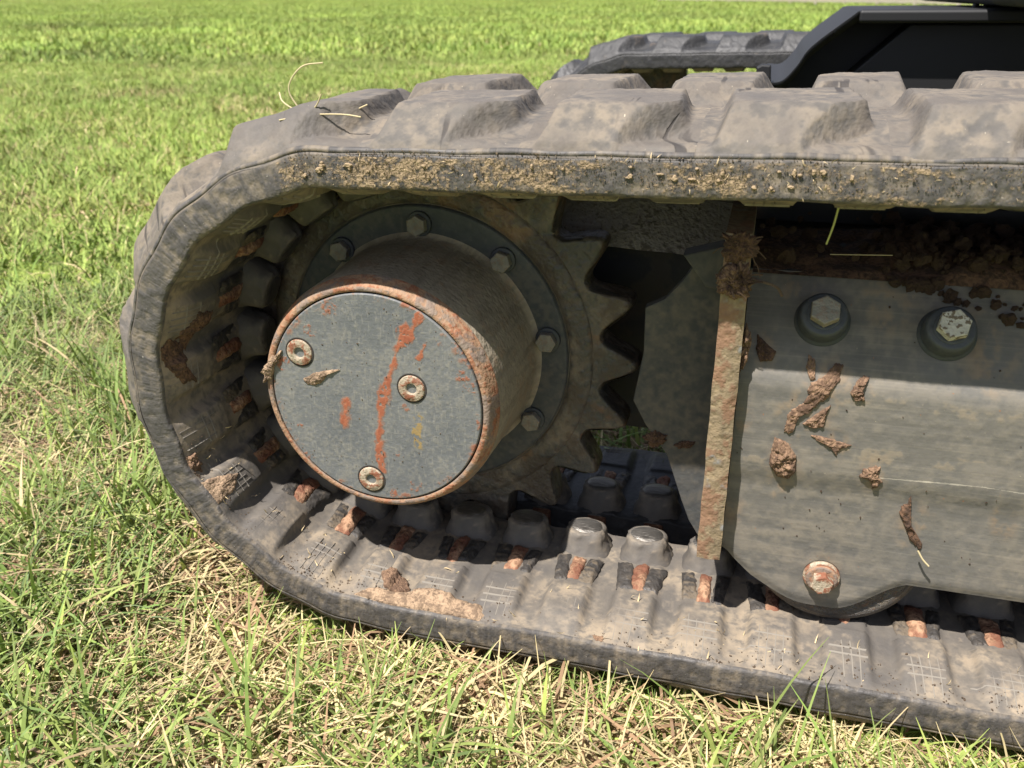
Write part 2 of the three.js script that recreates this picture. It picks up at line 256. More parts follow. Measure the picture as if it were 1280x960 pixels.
// ------------------------------------------------------------------ path of a track: s runs round the loop, r is the distance from the axle on the sprocket's arc, z across
const RP = 0.170, XE = 1.36, DE = 0.0122, RE = RP + DE, YE = YC + DE, PITCH0 = 0.0525;
const dC = Math.hypot(XE, DE), AL = 2 * Math.asin(DE / dC), L1 = RP * (Math.PI - AL), L2 = Math.sqrt(dC * dC - DE * DE), L3 = RE * (Math.PI + AL), LOOP = L1 + L2 + L3 + XE;
const NL = 2 * Math.round(LOOP / PITCH0 / 2), P = LOOP / NL, S0 = -0.0439;
function frame(s) {
  s = ((s % LOOP) + LOOP) % LOOP;
  if (s < L1) { const a = s / RP, c = Math.cos(a), n = Math.sin(a); return [-RP * n, YC - RP * c, -c, n, n, c]; }
  s -= L1;
  if (s < L2) { const c = Math.cos(AL), n = Math.sin(AL); return [-RP * n + s * c, YC + RP * c + s * n, c, n, n, -c]; }
  s -= L2;
  if (s < L3) { const a = Math.PI - AL + s / RE, c = Math.cos(a), n = Math.sin(a); return [XE - RE * n, YE - RE * c, -c, n, n, c]; }
  s -= L3;
  return [XE - s, YC - RP, -1, 0, 0, 1];
}
const stiff = s => { const q = ((s % LOOP) + LOOP) % LOOP, e = 0.03; const w = sst(-e, e, q) * sst(L1 + e, L1 - e, q) + sst(LOOP - e, LOOP + e, q); return 0.0026 * w * (0.5 + 0.5 * Math.cos((s - S0) / P * 2 * Math.PI)); };
const at = (s, r, z) => { const f = frame(s), d = RP - r + stiff(s); return [f[0] + f[4] * d, f[1] + f[5] * d, z]; };
const CZ = -0.16;                                // middle of the near track; its edges are z = 0 and z = -0.32
const inner = [[-0.003, 0.1672, 0.1672], [-0.006, 0.1672, 0.1662], [-0.012, 0.1668, 0.1641], [-0.02, 0.1664, 0.1616], [-0.026, 0.166, 0.16], [-0.035, 0.1657, 0.159], [-0.048, 0.1652, 0.1584], [-0.0565, 0.165, 0.1584], [-0.0595, 0.1648, 0.1612], [-0.08, 0.1645, 0.1612], [-0.105, 0.1642, 0.1612], [-0.13, 0.164, 0.1612], [-0.143, 0.164, 0.1618], [-0.1455, 0.1655, 0.164], [-0.146, 0.187, 0.187], [-0.16, 0.188, 0.188]];
const ribMask = t => sst(0.36, 0.28, Math.abs(t));
function innerR(s, z) {
  const t0 = (s - S0) / P, t = t0 - Math.round(t0), m = ribMask(t);
  if (z < CZ) z = 2 * CZ - z;
  if (z >= inner[0][0]) return inner[0][1];
  for (let i = 0; i + 1 < inner.length; i++) { const a = inner[i], b = inner[i + 1]; if (z <= a[0] && z >= b[0]) { const k = (a[0] - z) / (a[0] - b[0]); return lerp(lerp(a[1], b[1], k), lerp(a[2], b[2], k), m); } }
  return 0.1612;
}
function beltGeos() {
  const rimPts = [[-0.003, 0.1672], [-0.0014, 0.1675], [-0.0003, 0.1683], [0.0004, 0.1698], [0.0006, 0.173], [0.0003, 0.178], [0.0001, 0.183], [0.0, 0.1862], [-0.0002, 0.1888], [-0.0006, 0.1902], [-0.0022, 0.1908], [-0.0008, 0.1914], [-0.0012, 0.1932], [-0.003, 0.1946], [-0.01, 0.195]];
  const per = 20, ns = NL * per;
  const inZ = []; for (let i = 0; i + 1 < inner.length; i++) { const n = i < 8 ? 3 : i > 11 ? 1 : 2; for (let k = 0; k < n; k++) inZ.push(lerp(inner[i][0], inner[i + 1][0], k / n)); }
  inZ.push(CZ);
  const allIn = [...inZ, ...inZ.slice(0, -1).reverse().map(z => 2 * CZ - z)];
  const wave = (s, z) => 0.0016 * n3(Math.cos(s * 6.283 / LOOP) * 14 + 3, Math.sin(s * 6.283 / LOOP) * 14, z * 20);
  const strip = (n, fz) => gridGeo(ns, n, (a, b) => { const s = a * LOOP, [z, r] = fz(b, s); return at(s, r + wave(s, z), z); }, (a, b) => { const [z, r] = fz(b, 0); return [a * LOOP, z + r]; });
  const I = strip(allIn.length - 1, (b, s) => { const z = allIn[Math.round(b * (allIn.length - 1))]; return [z, innerR(s, z)]; });
  const nr = rimPts.length - 1;
  const R1 = strip(nr, b => rimPts[nr - Math.round(b * nr)]);
  const R2 = strip(nr, b => { const [z, r] = rimPts[Math.round(b * nr)]; return [2 * CZ - z, r]; });
  const T = strip(20, b => [lerp(2 * CZ + 0.01, -0.01, b), 0.195]);
  const half = (lo, hi) => { const g = I.clone(), id = []; const row = (allIn.length - 1), nn = ns; const src = I.index.array; for (let j = lo; j < hi; j++) for (let i = 0; i < nn * 6; i++) id.push(src[j * nn * 6 + i]); g.setIndex(id); return g; }, mid = (allIn.length - 1) / 2;
  return { I: half(0, mid), I2: half(mid, allIn.length - 1), R1, R2, T };
}
const belt = beltGeos();
// one moulded tread block of the near row (side = 1) or the far row (side = -1), round s
function treadGeo(s0, side, seed) {
  const H = 0.0275, half = P, depth = 0.16, rn = rngOf(seed), j1 = rn() * 0.002, j2 = rn() * 0.002, hh = H * (0.95 + rn() * 0.07) * (side > 0 ? 1 : 0.86), nar = side > 0 ? 0 : 0.007, smax = (a, b, k) => -smin(-a, -b, k);
  return walkUV(gridGeo(56, 44, (a, b) => {
    const t = (a - 0.5) * 2 * half, q = 0.0004 + b * (depth - 0.0004), tt = t + (q - 0.06) * 0.06 * side, sa = s0 + (side > 0 ? t : -t), z = side > 0 ? -q : 2 * CZ + q;
    const wl = 0.0478 - 0.02 * q + j1 - nar, wr = lerp(0.004, 0.0478, sst(0.004, 0.044, q)) + j2 - nar;
    let m = smin((q + 0.001) / 0.028, (0.134 - q) / 0.018, 0.08);
    m = smin(m, (tt + wl) / 0.012, 0.1); m = smin(m, (wr - tt) / 0.0095, 0.12); m = smin(m, 1, 0.05);
    let h = smax(0.0055 * sst(-0.006, 0.012, q) + (side > 0 ? 0.0085 : 0.002) * sst(0.018, 0.05, q) * sst(0.15, 0.12, q), hh * m, 0.005);
    const A = sa / LOOP * 6.28318, cx = Math.cos(A) * 0.55, cy = Math.sin(A) * 0.55;
    h += (0.0008 * n3(cx * 30, cy * 30, z * 30) + 0.0005 * n3(cx * 110, cy * 110, z * 110) + 0.0003 * n3(cx * 320, cy * 320, z * 320)) * sst(0, 0.006, q);
    if (b === 0) h = -0.0025;
    return at(sa, 0.1925 + h, z);
  }, (a, b) => [s0 + (a - 0.5) * 2 * half * side + seed * 0.13, b * depth * 1.15 + seed * 0.07]), 56, 44, seed * 0.13, seed * 0.07);
}
// guide lug in its own frame: x along the track, y towards the inside of the loop, z across
const lugGeo = (() => {
  const lv = [[0.0245, 0.024, -0.005, 2.6], [0.0225, 0.0215, -0.001, 2.8], [0.02, 0.019, 0.003, 3], [0.0188, 0.0168, 0.009, 3], [0.018, 0.0152, 0.0135, 2.8], [0.017, 0.0138, 0.0164, 2.6], [0.0145, 0.0116, 0.0176, 2.4], [0.0, 0.0, 0.0176, 2]];
  return gridGeo(48, lv.length - 1, (a, b) => { const [ax, az, y, e] = lv[Math.round(b * (lv.length - 1))], th = a * Math.PI * 2, c = Math.cos(th), s = Math.sin(th), k = Math.pow(Math.pow(Math.abs(c), e) + Math.pow(Math.abs(s), e), -1 / e) || 0; const nz = 0.0022 * n3(c * 2.6 + 5, y * 170, s * 2.6) + 0.001 * n3(c * 6, y * 400, s * 6); return [ax * c * k + c * nz, y, -az * s * k + s * nz]; }, (a, b) => [a * 0.11, b * 0.04]);
})();
const lugCapGeo = (() => { const g = latheZ([[0.0128, 0], [0.0122, 0.0012], [0.0095, 0.0022], [0.004, 0.0028], [0, 0.0029]], 26, 0, 0); g.rotateX(-Math.PI / 2); g.scale(1.14, 0.9, 0.92); g.translate(0, 0.0167, 0); return boxUV(g); })();
const bump = (w, h, d, seed, e = 4) => gridGeo(12, 16, (a, b) => { const x = a * 2 - 1, z = b * 2 - 1, m = Math.pow(1 - Math.pow(Math.abs(x), e), 0.5) * Math.pow(1 - Math.pow(Math.abs(z), e), 0.5) || 0; return [x * w * (1 + 0.12 * n3(z * 2, seed, 1)), h * m * (0.85 + 0.35 * n3(x * 2 + seed, z * 3, seed)) - 0.0012, -z * d * (1 + 0.1 * n3(x * 2, seed, 4))]; }, (a, b) => [a * w * 2 + seed * 0.21, b * d * 2]);
const coreGeos = [1, 2, 3].map(k => roughen(bump(0.006, 0.0048, 0.0185, k, 2.6), 0.0012, 130, k));
const padGeos = [4, 5, 6].map(k => roughen(bump(0.0066, 0.0034, 0.019, k, 2.6), 0.0011, 120, k));
const barGeo = rbox(-0.009, 0.009, -0.028, -0.004, -0.0142, 0.0142, 0.002);
function place(o, s, r, z) {
  const f = frame(s), [x, y] = at(s, r, z);
  o.matrixAutoUpdate = true; o.position.set(x, y, z);
  o.quaternion.setFromRotationMatrix(new THREE.Matrix4().makeBasis(new THREE.Vector3(-f[2], -f[3], 0), new THREE.Vector3(f[4], f[5], 0), new THREE.Vector3(0, 0, 1)));
  return o;
}
function cordGeo(k, far) {                             // moulded cord lines standing proud of the inner rubber, one set for each link
  const rn = rngOf(900 + k), s0 = S0 + k * P, gs = [], w = 0.00058, up = 0.0008;
  const line = (A, B, n) => gs.push(gridGeo(n, 2, (a, b) => { const s = lerp(A[0], B[0], a), z = lerp(A[1], B[1], a), dx = B[0] - A[0], dz = B[1] - A[1], l = Math.hypot(dx, dz), o = (b - 0.5) * 2 * w, ss = s - dz / l * o, zz = z + dx / l * o; return at(ss, innerR(ss, zz) - (b === 0.5 ? up : -0.0006), far ? 2 * CZ - zz : zz); }));
  const sk = (rn() - 0.5) * 0.003;
  for (const t of [-0.0088, -0.003, 0.003, 0.0088]) if (rn() > 0.12) line([s0 + t + sk + (rn() - 0.5) * 0.001, -0.0045 - rn() * 0.005], [s0 + t + (rn() - 0.5) * 0.001, -0.036 - rn() * 0.008], 20);
  for (const z of [-0.0215, -0.0285, -0.0355]) { const e = rn() > 0.8 ? 0.024 : 0.0128; if (rn() > 0.15) line([s0 - 0.0125 - rn() * 0.002, z], [s0 + e, z + (rn() - 0.5) * 0.001], 18); }
  return gs.length ? mergeGeometries(gs) : null;
}
const isBottom = s => { s = ((s % LOOP) + LOOP) % LOOP; return s > L1 + L2 + L3; };
function buildTrack(parent, full) {
  const tr = mesh('rubber_track', belt.I, M.rubberInner, parent, full ? 'muddy rubber track round the rust-rimmed motor drum' : 'rubber track on the other side of the machine');
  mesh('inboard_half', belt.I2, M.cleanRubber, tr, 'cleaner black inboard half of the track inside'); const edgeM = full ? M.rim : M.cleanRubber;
  mesh('track_edge', belt.R1, edgeM, tr); mesh('track_edge', belt.R2, edgeM, tr); mesh('track_carcass', belt.T, full ? M.rubber : M.cleanRubber, tr);
  for (let k = 0; k < NL / 2; k++) for (const side of [1, -1]) {
    const s = S0 + 0.0105 + (2 * k + (side > 0 ? 0 : 1)) * P;
    mesh('tread_block', treadGeo(s, side, k * 2 + (side > 0 ? 1 : 2)), full ? M.rubber : M.cleanRubber, tr);
  }
  if (!full) return tr;
  for (let k = 0; k < NL; k++) {
    const s = S0 + k * P;
    for (const side of [1, -1]) {
      const zz = d => side > 0 ? d : 2 * CZ - d;
      const lug = place(mesh('guide_lug', lugGeo, M.rubberInner, tr), s, 0.1612, zz(-0.122)); lug.scale.set(1 - 0.06 * hash(k, side + 2, 4), 1, 1);
      place(mesh('worn_lug_cap', lugCapGeo, M.worn, tr, 'polished bare steel top of a guide lug'), s, 0.1612, zz(-0.122)).rotation.z += 0.06 * (hash(k, side + 3, 5) - 0.5);
      const c = place(mesh('core_bar', coreGeos[k % 3], M.core, tr, 'rusty steel core showing through the rubber'), s, 0.1606, zz(-0.083)); c.scale.set(0.85 + 0.35 * hash(k, 2, 7), 0.8 + 0.4 * hash(k, 3, 7), 0.8 + 0.3 * hash(k, 1, 7));
      for (const q of [-1, 1]) { const u = place(mesh('rubber_cushion', padGeos[(k + q + 3) % 3], M.black, tr), s + q * 0.0112 * RP / 0.161, 0.1612, zz(-0.083 + 0.002 * (hash(k, q + 5, 3) - 0.5))); u.scale.set(0.85 + 0.3 * hash(k, q + 2, 8), 0.8 + 0.5 * hash(k, q + 2, 9), 0.85 + 0.25 * hash(k, q + 2, 11)); u.rotation.y += q * 0.12; };
    }
    place(mesh('core_bridge', barGeo, M.core, tr), s, 0.1612, CZ);
    for (const far of [false, true]) { const cg = cordGeo(k, far); if (cg) mesh('cord_line', cg, M.cord, tr); }
  }
  return tr;
}

// ------------------------------------------------------------------ the machine
const excavator = new THREE.Group(); excavator.name = 'excavator'; scene.add(excavator);
tag(excavator, 'small dark tracked excavator with muddy rubber tracks standing on the grass', 'excavator');
const track = buildTrack(excavator, true);

// drive sprocket
const scallop = u => Math.pow(0.5 + 0.5 * Math.cos(Math.PI * u), 1.12);
function sprocketGeo() {
  const N = 21, s = new THREE.Shape(), root = 0.1565, tip = 0.1855;
  for (let k = 0; k < N * 24; k++) {
    const a = k / (N * 24) * Math.PI * 2, u = Math.abs((k / 24 + 0.5) % 1 - 0.5) * 2, wig = 0.0009 * n3(Math.cos(a) * 9, Math.sin(a) * 9, 2);
    const f = scallop(u), r = root + (tip - root) * f + wig;
    s[k ? 'lineTo' : 'moveTo'](r * Math.cos(a), r * Math.sin(a));
  }
  const h = new THREE.Path(); h.absarc(0, 0, 0.085, 0, Math.PI * 2, true); s.holes.push(h);
  const g = new THREE.ExtrudeGeometry(s, { depth: 0.014, bevelEnabled: true, bevelThickness: 0.009, bevelSize: 0.004, bevelOffset: -0.004, bevelSegments: 5, curveSegments: 48 });
  g.translate(0, YC, -0.146 - 0.023); let m = mergeVertices((() => { g.deleteAttribute('uv'); g.deleteAttribute('normal'); return g; })(), 1e-5); m.computeVertexNormals();
  return boxUV(m);
}
const sprGeo = sprocketGeo();
const sprocket = mesh('drive_sprocket', sprGeo, M.sprocket, excavator);
mesh('sprocket_rim', boxUV(latheZ([[0.127, -0.1468], [0.1285, -0.1445], [0.133, -0.1432], [0.143, -0.1434], [0.147, -0.1448], [0.148, -0.147]], 84, 0, YC)), M.sprocket, sprocket);
mesh('bolt_flange', boxUV(latheZ([[0.0935, -0.15], [0.0935, -0.1425], [0.124, -0.1425], [0.1262, -0.1435], [0.1268, -0.147]], 84, 0, YC)), M.flange, sprocket);
const toothR = u => 0.1525 + 0.029 * scallop(u);
for (let k = 0; k < 21; k++) for (const q of [-1, 1]) {      // polished patches where the track rides in the gullets
  const c = (k + 0.5) * Math.PI * 2 / 21, w = 0.5 + 0.35 * hash(k, q + 2, 6), g = gridGeo(14, 4, (a, b) => {
    const d = q * lerp(0.12, w, a), u = 1 - Math.abs(d), an = c + d * Math.PI / 21, e = Math.sin(Math.PI * a) ** 0.5, bb = 0.5 + (b - 0.5) * e * (0.8 + 0.5 * n3(a * 4 + k, q, 2)), th = bb * Math.PI / 2, r = toothR(u) + 0.0042 * Math.sin(th) + 0.0002;
    return [r * Math.cos(an), YC + r * Math.sin(an), -0.146 - 0.009 + 0.0093 * Math.cos(th)];
  });
  mesh('worn_tooth_flank', boxUV(g), M.worn, sprocket, 'polished bare steel in a gullet between sprocket teeth');
}
const [fw, fh] = hexBolt(0.0088, 0.0075, 0.0108, 0.003, 0);
for (let k = 0; k < 9; k++) {
  const a = 2.2711 - k * Math.PI * 2 / 9, b = mesh('flange_bolt', fw, M.flange, sprocket); b.position.set(0.111 * Math.cos(a), YC + 0.111 * Math.sin(a), -0.1425); b.rotation.z = k * 1.7;
  const hd = new THREE.Mesh(fh, M.hexDull); hd.name = 'bolt_head'; hd.position.copy(b.position); hd.rotation.z = k * 1.3; sprocket.add(hd);
}
// travel motor drum with its screwed cover
const drum = mesh('motor_drum', latheZ([[0.104, -0.1424], [0.1012, -0.1405], [0.0995, -0.136], [0.0988, -0.125], [0.0966, -0.048], [0.0962, -0.0445]], 96, 0, YC), M.drum, excavator, 'brown dusty travel motor drum');
{ const p = drum.geometry.attributes.position, uv = drum.geometry.attributes.uv; for (let i = 0; i < p.count; i++) uv.setXY(i, uv.getX(i) * 0.6, p.getZ(i)); }
mesh('drum_rim', boxUV(latheZ([[0.0962, -0.0446], [0.096, -0.043], [0.0925, -0.0338], [0.0908, -0.0318], [0.0888, -0.0314], [0.0872, -0.0317], [0.0868, -0.0326], [0.0868, -0.038]], 128, 0, YC)), M.rustRim, drum, 'rust-orange bevelled rim of the drum');
const coverG = latheZ([[0.0858, -0.038], [0.0858, -0.0324], [0.0852, -0.0315], [0.0845, -0.0312], [0, -0.0312]], 128, 0, YC);
{ const p = coverG.attributes.position, uv = coverG.attributes.uv; for (let i = 0; i < p.count; i++) uv.setXY(i, p.getX(i) / 0.18 + 0.5, (p.getY(i) - YC) / 0.18 + 0.5); }
mesh('motor_cover', coverG, M.cover, drum, 'round blue-grey cover plate with a long streak of rust');
const plugG = boxUV(latheZ([[0.0106, -0.001], [0.0106, 0.0006], [0.0098, 0.0014], [0.0086, 0.0012], [0.0078, 0.0018], [0.0048, 0.0018], [0.0042, 0.001], [0.004, -0.002]], 36, 0, 0));
const plugRing = boxUV(latheZ([[0.0122, -0.0002], [0.0118, 0.0003], [0.0108, 0.0003], [0.0106, -0.001]], 36, 0, 0));
const plugHole = new THREE.CircleGeometry(0.0041, 6); plugHole.translate(0, 0, -0.0008);
for (const [x, y] of [[-0.0591, 0.2261], [0.0314, 0.2061], [-0.0077, 0.1227]]) {
  for (const [n, g, m] of [['drain_plug', plugG, M.plug], ['plug_seat', plugRing, M.hole], ['plug_socket', boxUV(plugHole.clone()), M.hole]]) { const o = mesh(n, g, m, drum); o.position.set(x, y, -0.0311); o.rotation.z = x * 90; }
}

// track frame: scuffed side plate, end bar, bracket, bolts, rollers
const ROLL = [0.345, 0.62, 0.895];
const plateBottom = x => { let y = 0.0786; for (const c of ROLL) { const t = Math.abs(x - c + 0.002) / (x < c ? 0.085 : 0.062); if (t < 1) y = Math.min(y, 0.0486 + 0.031 * sst(0.12, 1, t)); } if (x < 0.2745) y = lerp(0.0905, y, clamp((x - 0.2665) / 0.008) * 0.4 + 0.1); return x < 0.3 ? Math.max(y, 0.0895 - (x - 0.2665) * 0.95) : y; };
const BEND = 0.236, TILT = Math.atan(0.78), PTOP = 0.296;
const plateZ = (x, y) => { const d = y - BEND; return -0.0565 + 0.003 * sst(0.146, 0.168, y) - 0.78 * (d < -0.012 ? 0 : d > 0.012 ? d : (d + 0.012) ** 2 / 0.048) + 0.0008 * n3(x * 9, y * 9, 1); };
const plateG = gridGeo(170, 90, (a, b) => { const x = lerp(0.2665, 1.07, a), y0 = plateBottom(x), y = lerp(y0, PTOP, b); return [x, y, plateZ(x, y) - 0.0018 * sst(0.03, 0, b)]; }, (a, b, p) => [(p[0] - 0.26) / 0.5, (p[1] - 0.04) / 0.28]);
const plate = mesh('track_frame', plateG, M.plate, excavator, 'scuffed grey-green side plate of the track frame');
mesh('plate_edge', gridGeo(170, 3, (a, b) => { const x = lerp(0.2665, 1.07, a), y = plateBottom(x); return [x, y + (b > 0 ? 0 : 0), plateZ(x, y) - 0.0018 - 0.012 * b]; }, (a, b, p) => [p[0], p[2]]), M.rustRim, plate);
mesh('top_plate', gridGeo(80, 14, (a, b) => { const x = lerp(0.2665, 1.07, a); return [x, PTOP + 0.004 * sst(0, 0.4, b), lerp(plateZ(x, PTOP), -0.25, b)]; }, (a, b, p) => [p[0], p[2]]), M.dark, plate);
mesh('frame_beam', rbox(0.275, 1.06, 0.125, 0.28, -0.225, -0.108, 0.006), M.dark, plate);
mesh('back_plate', rbox(0.02, 1.06, 0.092, 0.318, -0.247, -0.236, 0.002), M.dark, plate);
mesh('motor_housing', latheZ([[0, -0.3], [0.075, -0.3], [0.08, -0.29], [0.085, -0.172], [0, -0.172]], 48, 0, YC), M.dark, plate);
mesh('dusty_ledge', boxUV(gridGeo(24, 6, (a, b) => [lerp(0.06, 0.262, a), lerp(0.288, 0.322, b) - 0.01 * a + 0.001 * n3(a * 8, b * 4, 2), lerp(-0.18, -0.235, b)])), M.ledge, plate);
{ // end bar, its front edge uneven and rusty
  const g = new THREE.BoxGeometry(0.0168, 0.247, 0.16, 4, 70, 24); g.translate(0.2576, 0.2115, -0.12); const p = g.attributes.position;
  for (let i = 0; i < p.count; i++) { let x = p.getX(i), y = p.getY(i), z = p.getZ(i); const e = sst(-0.05, -0.04, z); x += 0.0009 * n3(y * 50, z * 40, x > 0.2576 ? 4 : 9) * e; z += 0.0012 * n3(y * 60, x * 200, 3) * e - (Math.abs(x - 0.2576) > 0.007 ? 0.0012 * e : 0); p.setXYZ(i, x, y, z); }
  g.computeVertexNormals(); mesh('end_bar', boxUV(g), M.bar, plate, 'rusty muddy upright flat bar at the end of the frame');
}
{ const s = new THREE.Shape([[0.194, 0.258], [0.1945, 0.2226], [0.1885, 0.1813], [0.1989, 0.1619], [0.2175, 0.1371], [0.2317, 0.0969], [0.2388, 0.079], [0.249, 0.062], [0.249, 0.31], [0.231, 0.299], [0.22, 0.281], [0.208, 0.266]].map(([x, y]) => new THREE.Vector2(x, y)));
  const g = new THREE.ExtrudeGeometry(s, { depth: 0.009, bevelEnabled: true, bevelSize: 0.001, bevelThickness: 0.001, bevelSegments: 2 }); g.translate(0, 0, -0.115); mesh('motor_bracket', boxUV(g), M.bracket, plate); }
mesh('gusset', boxUV((() => { const s = new THREE.Shape([[0.222, 0.306], [0.249, 0.314], [0.249, 0.284], [0.238, 0.286]].map(([x, y]) => new THREE.Vector2(x, y))); const g = new THREE.ExtrudeGeometry(s, { depth: 0.018, bevelEnabled: true, bevelSize: 0.0015, bevelThickness: 0.0015 }); g.translate(0, 0, -0.103); return g; })()), M.bracket, plate);
const boss = boxUV(latheZ([[0.0188, -0.001], [0.0184, 0.0008], [0.0172, 0.0016], [0.0164, 0.003], [0.016, 0.0105], [0.0152, 0.013], [0.0134, 0.0142], [0, 0.0142]], 40, 0, 0));
const [bw, bh] = hexBolt(0.0104, 0.008, 0.0112, 0.001, 0.0141);
for (const [x, y, m] of [[0.3172, 0.2685, M.hexDull], [0.3958, 0.2665, M.hexPale], [0.56, 0.267, M.hexDull], [0.72, 0.267, M.hexDull]]) {
  const b = mesh('bolt_boss', boss, M.flange, plate); b.position.set(x, y, plateZ(x, y)); b.rotation.x = -TILT;
  for (const [n, g, mm] of [['washer', bw, M.flange], ['hex_bolt', bh, m]]) { const o = mesh(n, g, mm, plate); o.position.copy(b.position); o.rotation.set(-TILT, 0, x * 37); o.rotation.order = 'XYZ'; }
}
const [rw, rh] = hexBolt(0.0082, 0.0075, 0.0132, 0.0042, 0);
const ringG = boxUV(latheZ([[0.0112, 0.0042], [0.0112, 0.0062], [0.0098, 0.0068], [0, 0.0068]], 30, 0, 0));
for (const cx of ROLL) {
  const r = mesh('track_roller', latheZ([[0, -0.063], [0.03, -0.063], [0.054, -0.0635], [0.0602, -0.066], [0.0615, -0.07], [0.0615, -0.1], [0.05, -0.104], [0.05, -0.21], [0.0585, -0.216], [0.0585, -0.24], [0.05, -0.246], [0, -0.246]], 64, cx + 0.004, 0.0935), M.sprocket, excavator);
  for (const [n, g, m] of [['axle_washer', rw, M.plug], ['axle_ring', ringG, M.rustRim], ['axle_bolt', rh, M.plug]]) { const o = mesh(n, g, m, r); o.position.set(cx - 0.005, 0.0775, plateZ(cx, 0.0775) + (n === 'axle_bolt' ? 0.002 : 0)); }
}
mesh('idler_wheel', latheZ([[0, -0.1], [0.03, -0.095], [0.06, -0.115], [0.12, -0.12], [0.16, -0.11], [0.168, -0.115], [0.168, -0.205], [0.16, -0.21], [0, -0.2]], 64, XE, YE), M.sprocket, excavator);

// other side of the machine
const far = new THREE.Group(); far.name = 'opposite_track_assembly'; far.position.set(0.035, -0.006, -1.1); excavator.add(far);
{
  const tr = buildTrack(far, false);
  const a = sprocket.clone(false); far.add(a);
  for (const n of ['frame_beam', 'back_plate', 'top_plate']) far.add(plate.getObjectByName(n).clone());
  const w = excavator.getObjectByName('idler_wheel').clone(); far.add(w);
}
// centre frame, black paint, between the tracks
{
  const flat = (pts, z0, d, bev = 0.002) => { const g = new THREE.ExtrudeGeometry(new THREE.Shape(pts.map(([x, y]) => new THREE.Vector2(x, y))), { depth: d, bevelEnabled: true, bevelSize: bev, bevelThickness: bev, bevelSegments: 2 }); g.translate(0, 0, z0); return boxUV(g); };
  const cf = mesh('centre_frame', flat([[0.33, 0.12], [0.33, 0.36], [0.412, 0.438], [1.08, 0.438], [1.08, 0.12]], -0.72, 0.09), M.blackPaint, excavator, 'black painted steel centre frame between the tracks');
  mesh('top_flange', rbox(0.352, 1.09, 0.4415, 0.4555, -0.9, -0.6, 0.004), M.blackPaint, cf);
  const bend = [[0.256, 0.378], [0.276, 0.379], [0.292, 0.396], [0.303, 0.414], [0.352, 0.4545]];
  const cv = new THREE.CatmullRomCurve3(bend.map(([x, y]) => new THREE.Vector3(x, y, 0)));
  mesh('sloping_flange', boxUV(gridGeo(40, 6, (a, b) => { const p = cv.getPoint(a), ring = [[0, -0.6], [0, -0.6], [0, -0.9], [-0.011, -0.9], [-0.011, -0.6], [0, -0.6], [0, -0.6]][Math.round(b * 6)]; return [p.x, p.y + ring[0], ring[1]]; })), M.blackPaint, cf);
  mesh('sloping_web', flat([[0.262, 0.12], [0.262, 0.368], [0.28, 0.37], [0.305, 0.404], [0.35, 0.442], [0.42, 0.442], [0.335, 0.362], [0.335, 0.12]], -0.75, 0.06), M.blackPaint, cf);
  mesh('lifting_eye', flat([[0.2495, 0.37], [0.2495, 0.393], [0.2535, 0.3955], [0.2615, 0.395], [0.264, 0.37]], -0.61, 0.012), M.blackPaint, cf);
  mesh('slew_ring', (() => { const g = new THREE.CylinderGeometry(0.3, 0.28, 0.05, 64); g.translate(0.82, 0.484, -0.7); return boxUV(g); })(), M.blackPaint, cf);
  mesh('upper_body', rbox(0.475, 1.6, 0.4585, 0.62, -1.2, -0.42, 0.02), M.dark, excavator, 'dark underside of the slewing upper body');
  for (const [x, z] of [[0.5, -0.72], [0.512, -0.72]]) mesh('hydraulic_hose', new THREE.TubeGeometry(new THREE.CatmullRomCurve3([new THREE.Vector3(x - 0.012, 0.452, z), new THREE.Vector3(x - 0.004, 0.47, z), new THREE.Vector3(x + 0.02, 0.5, z)]), 12, 0.0035, 8), M.blackPaint, excavator);
}

// ------------------------------------------------------------------ ground
const GY = -0.022;
const gh = (x, z) => { const d = Math.hypot(x - 0.27, z - 0.5); return GY + 0.012 * n3(x * 3.1, 0.5, z * 3.1) * Math.min(1, d / 0.4) + (d > 70 ? 0.014 * (d - 70) * sst(70, 140, d) : 0) + (d > 2 ? 0.05 * Math.min(1, (d - 2) / 6) * n3(x * 0.35, 2.5, z * 0.35) : 0); };
const groundMat = surfMat(1024, 1024, 1.7, 1.7, 0.01, (u, v) => {
  const a = fbm(u, v, 5, 6, 201), b = fbm(u, v, 60, 4, 202), c = fbm(u, v, 16, 5, 203);
  let col = mixc([88, 74, 50], [132, 112, 74], b);
  col = mixc(col, mixc([104, 122, 44], [138, 152, 64], b), sst(0.32, 0.5, a * 0.5 + c * 0.5));
  return [col, b * 0.6 + c * 0.4, 0.95];
});
{
  const ax = [], f = t => Math.sign(t) * (Math.abs(t) * 1.2 + Math.pow(Math.abs(t), 9) * 2600);
  for (let i = 0; i <= 160; i++) ax.push(f(i / 80 - 1));
  const g = gridGeo(160, 160, (a, b) => { const x = ax[Math.round(a * 160)] + 0.1, z = -ax[Math.round(b * 160)] - 0.2; return [x, gh(x, z), z]; }, (a, b, p) => [p[0], p[2]]);
  const o = mesh('ground', g, groundMat, scene); tag(o, 'grassy field soil under the machine', 'ground', null, 'structure');
}
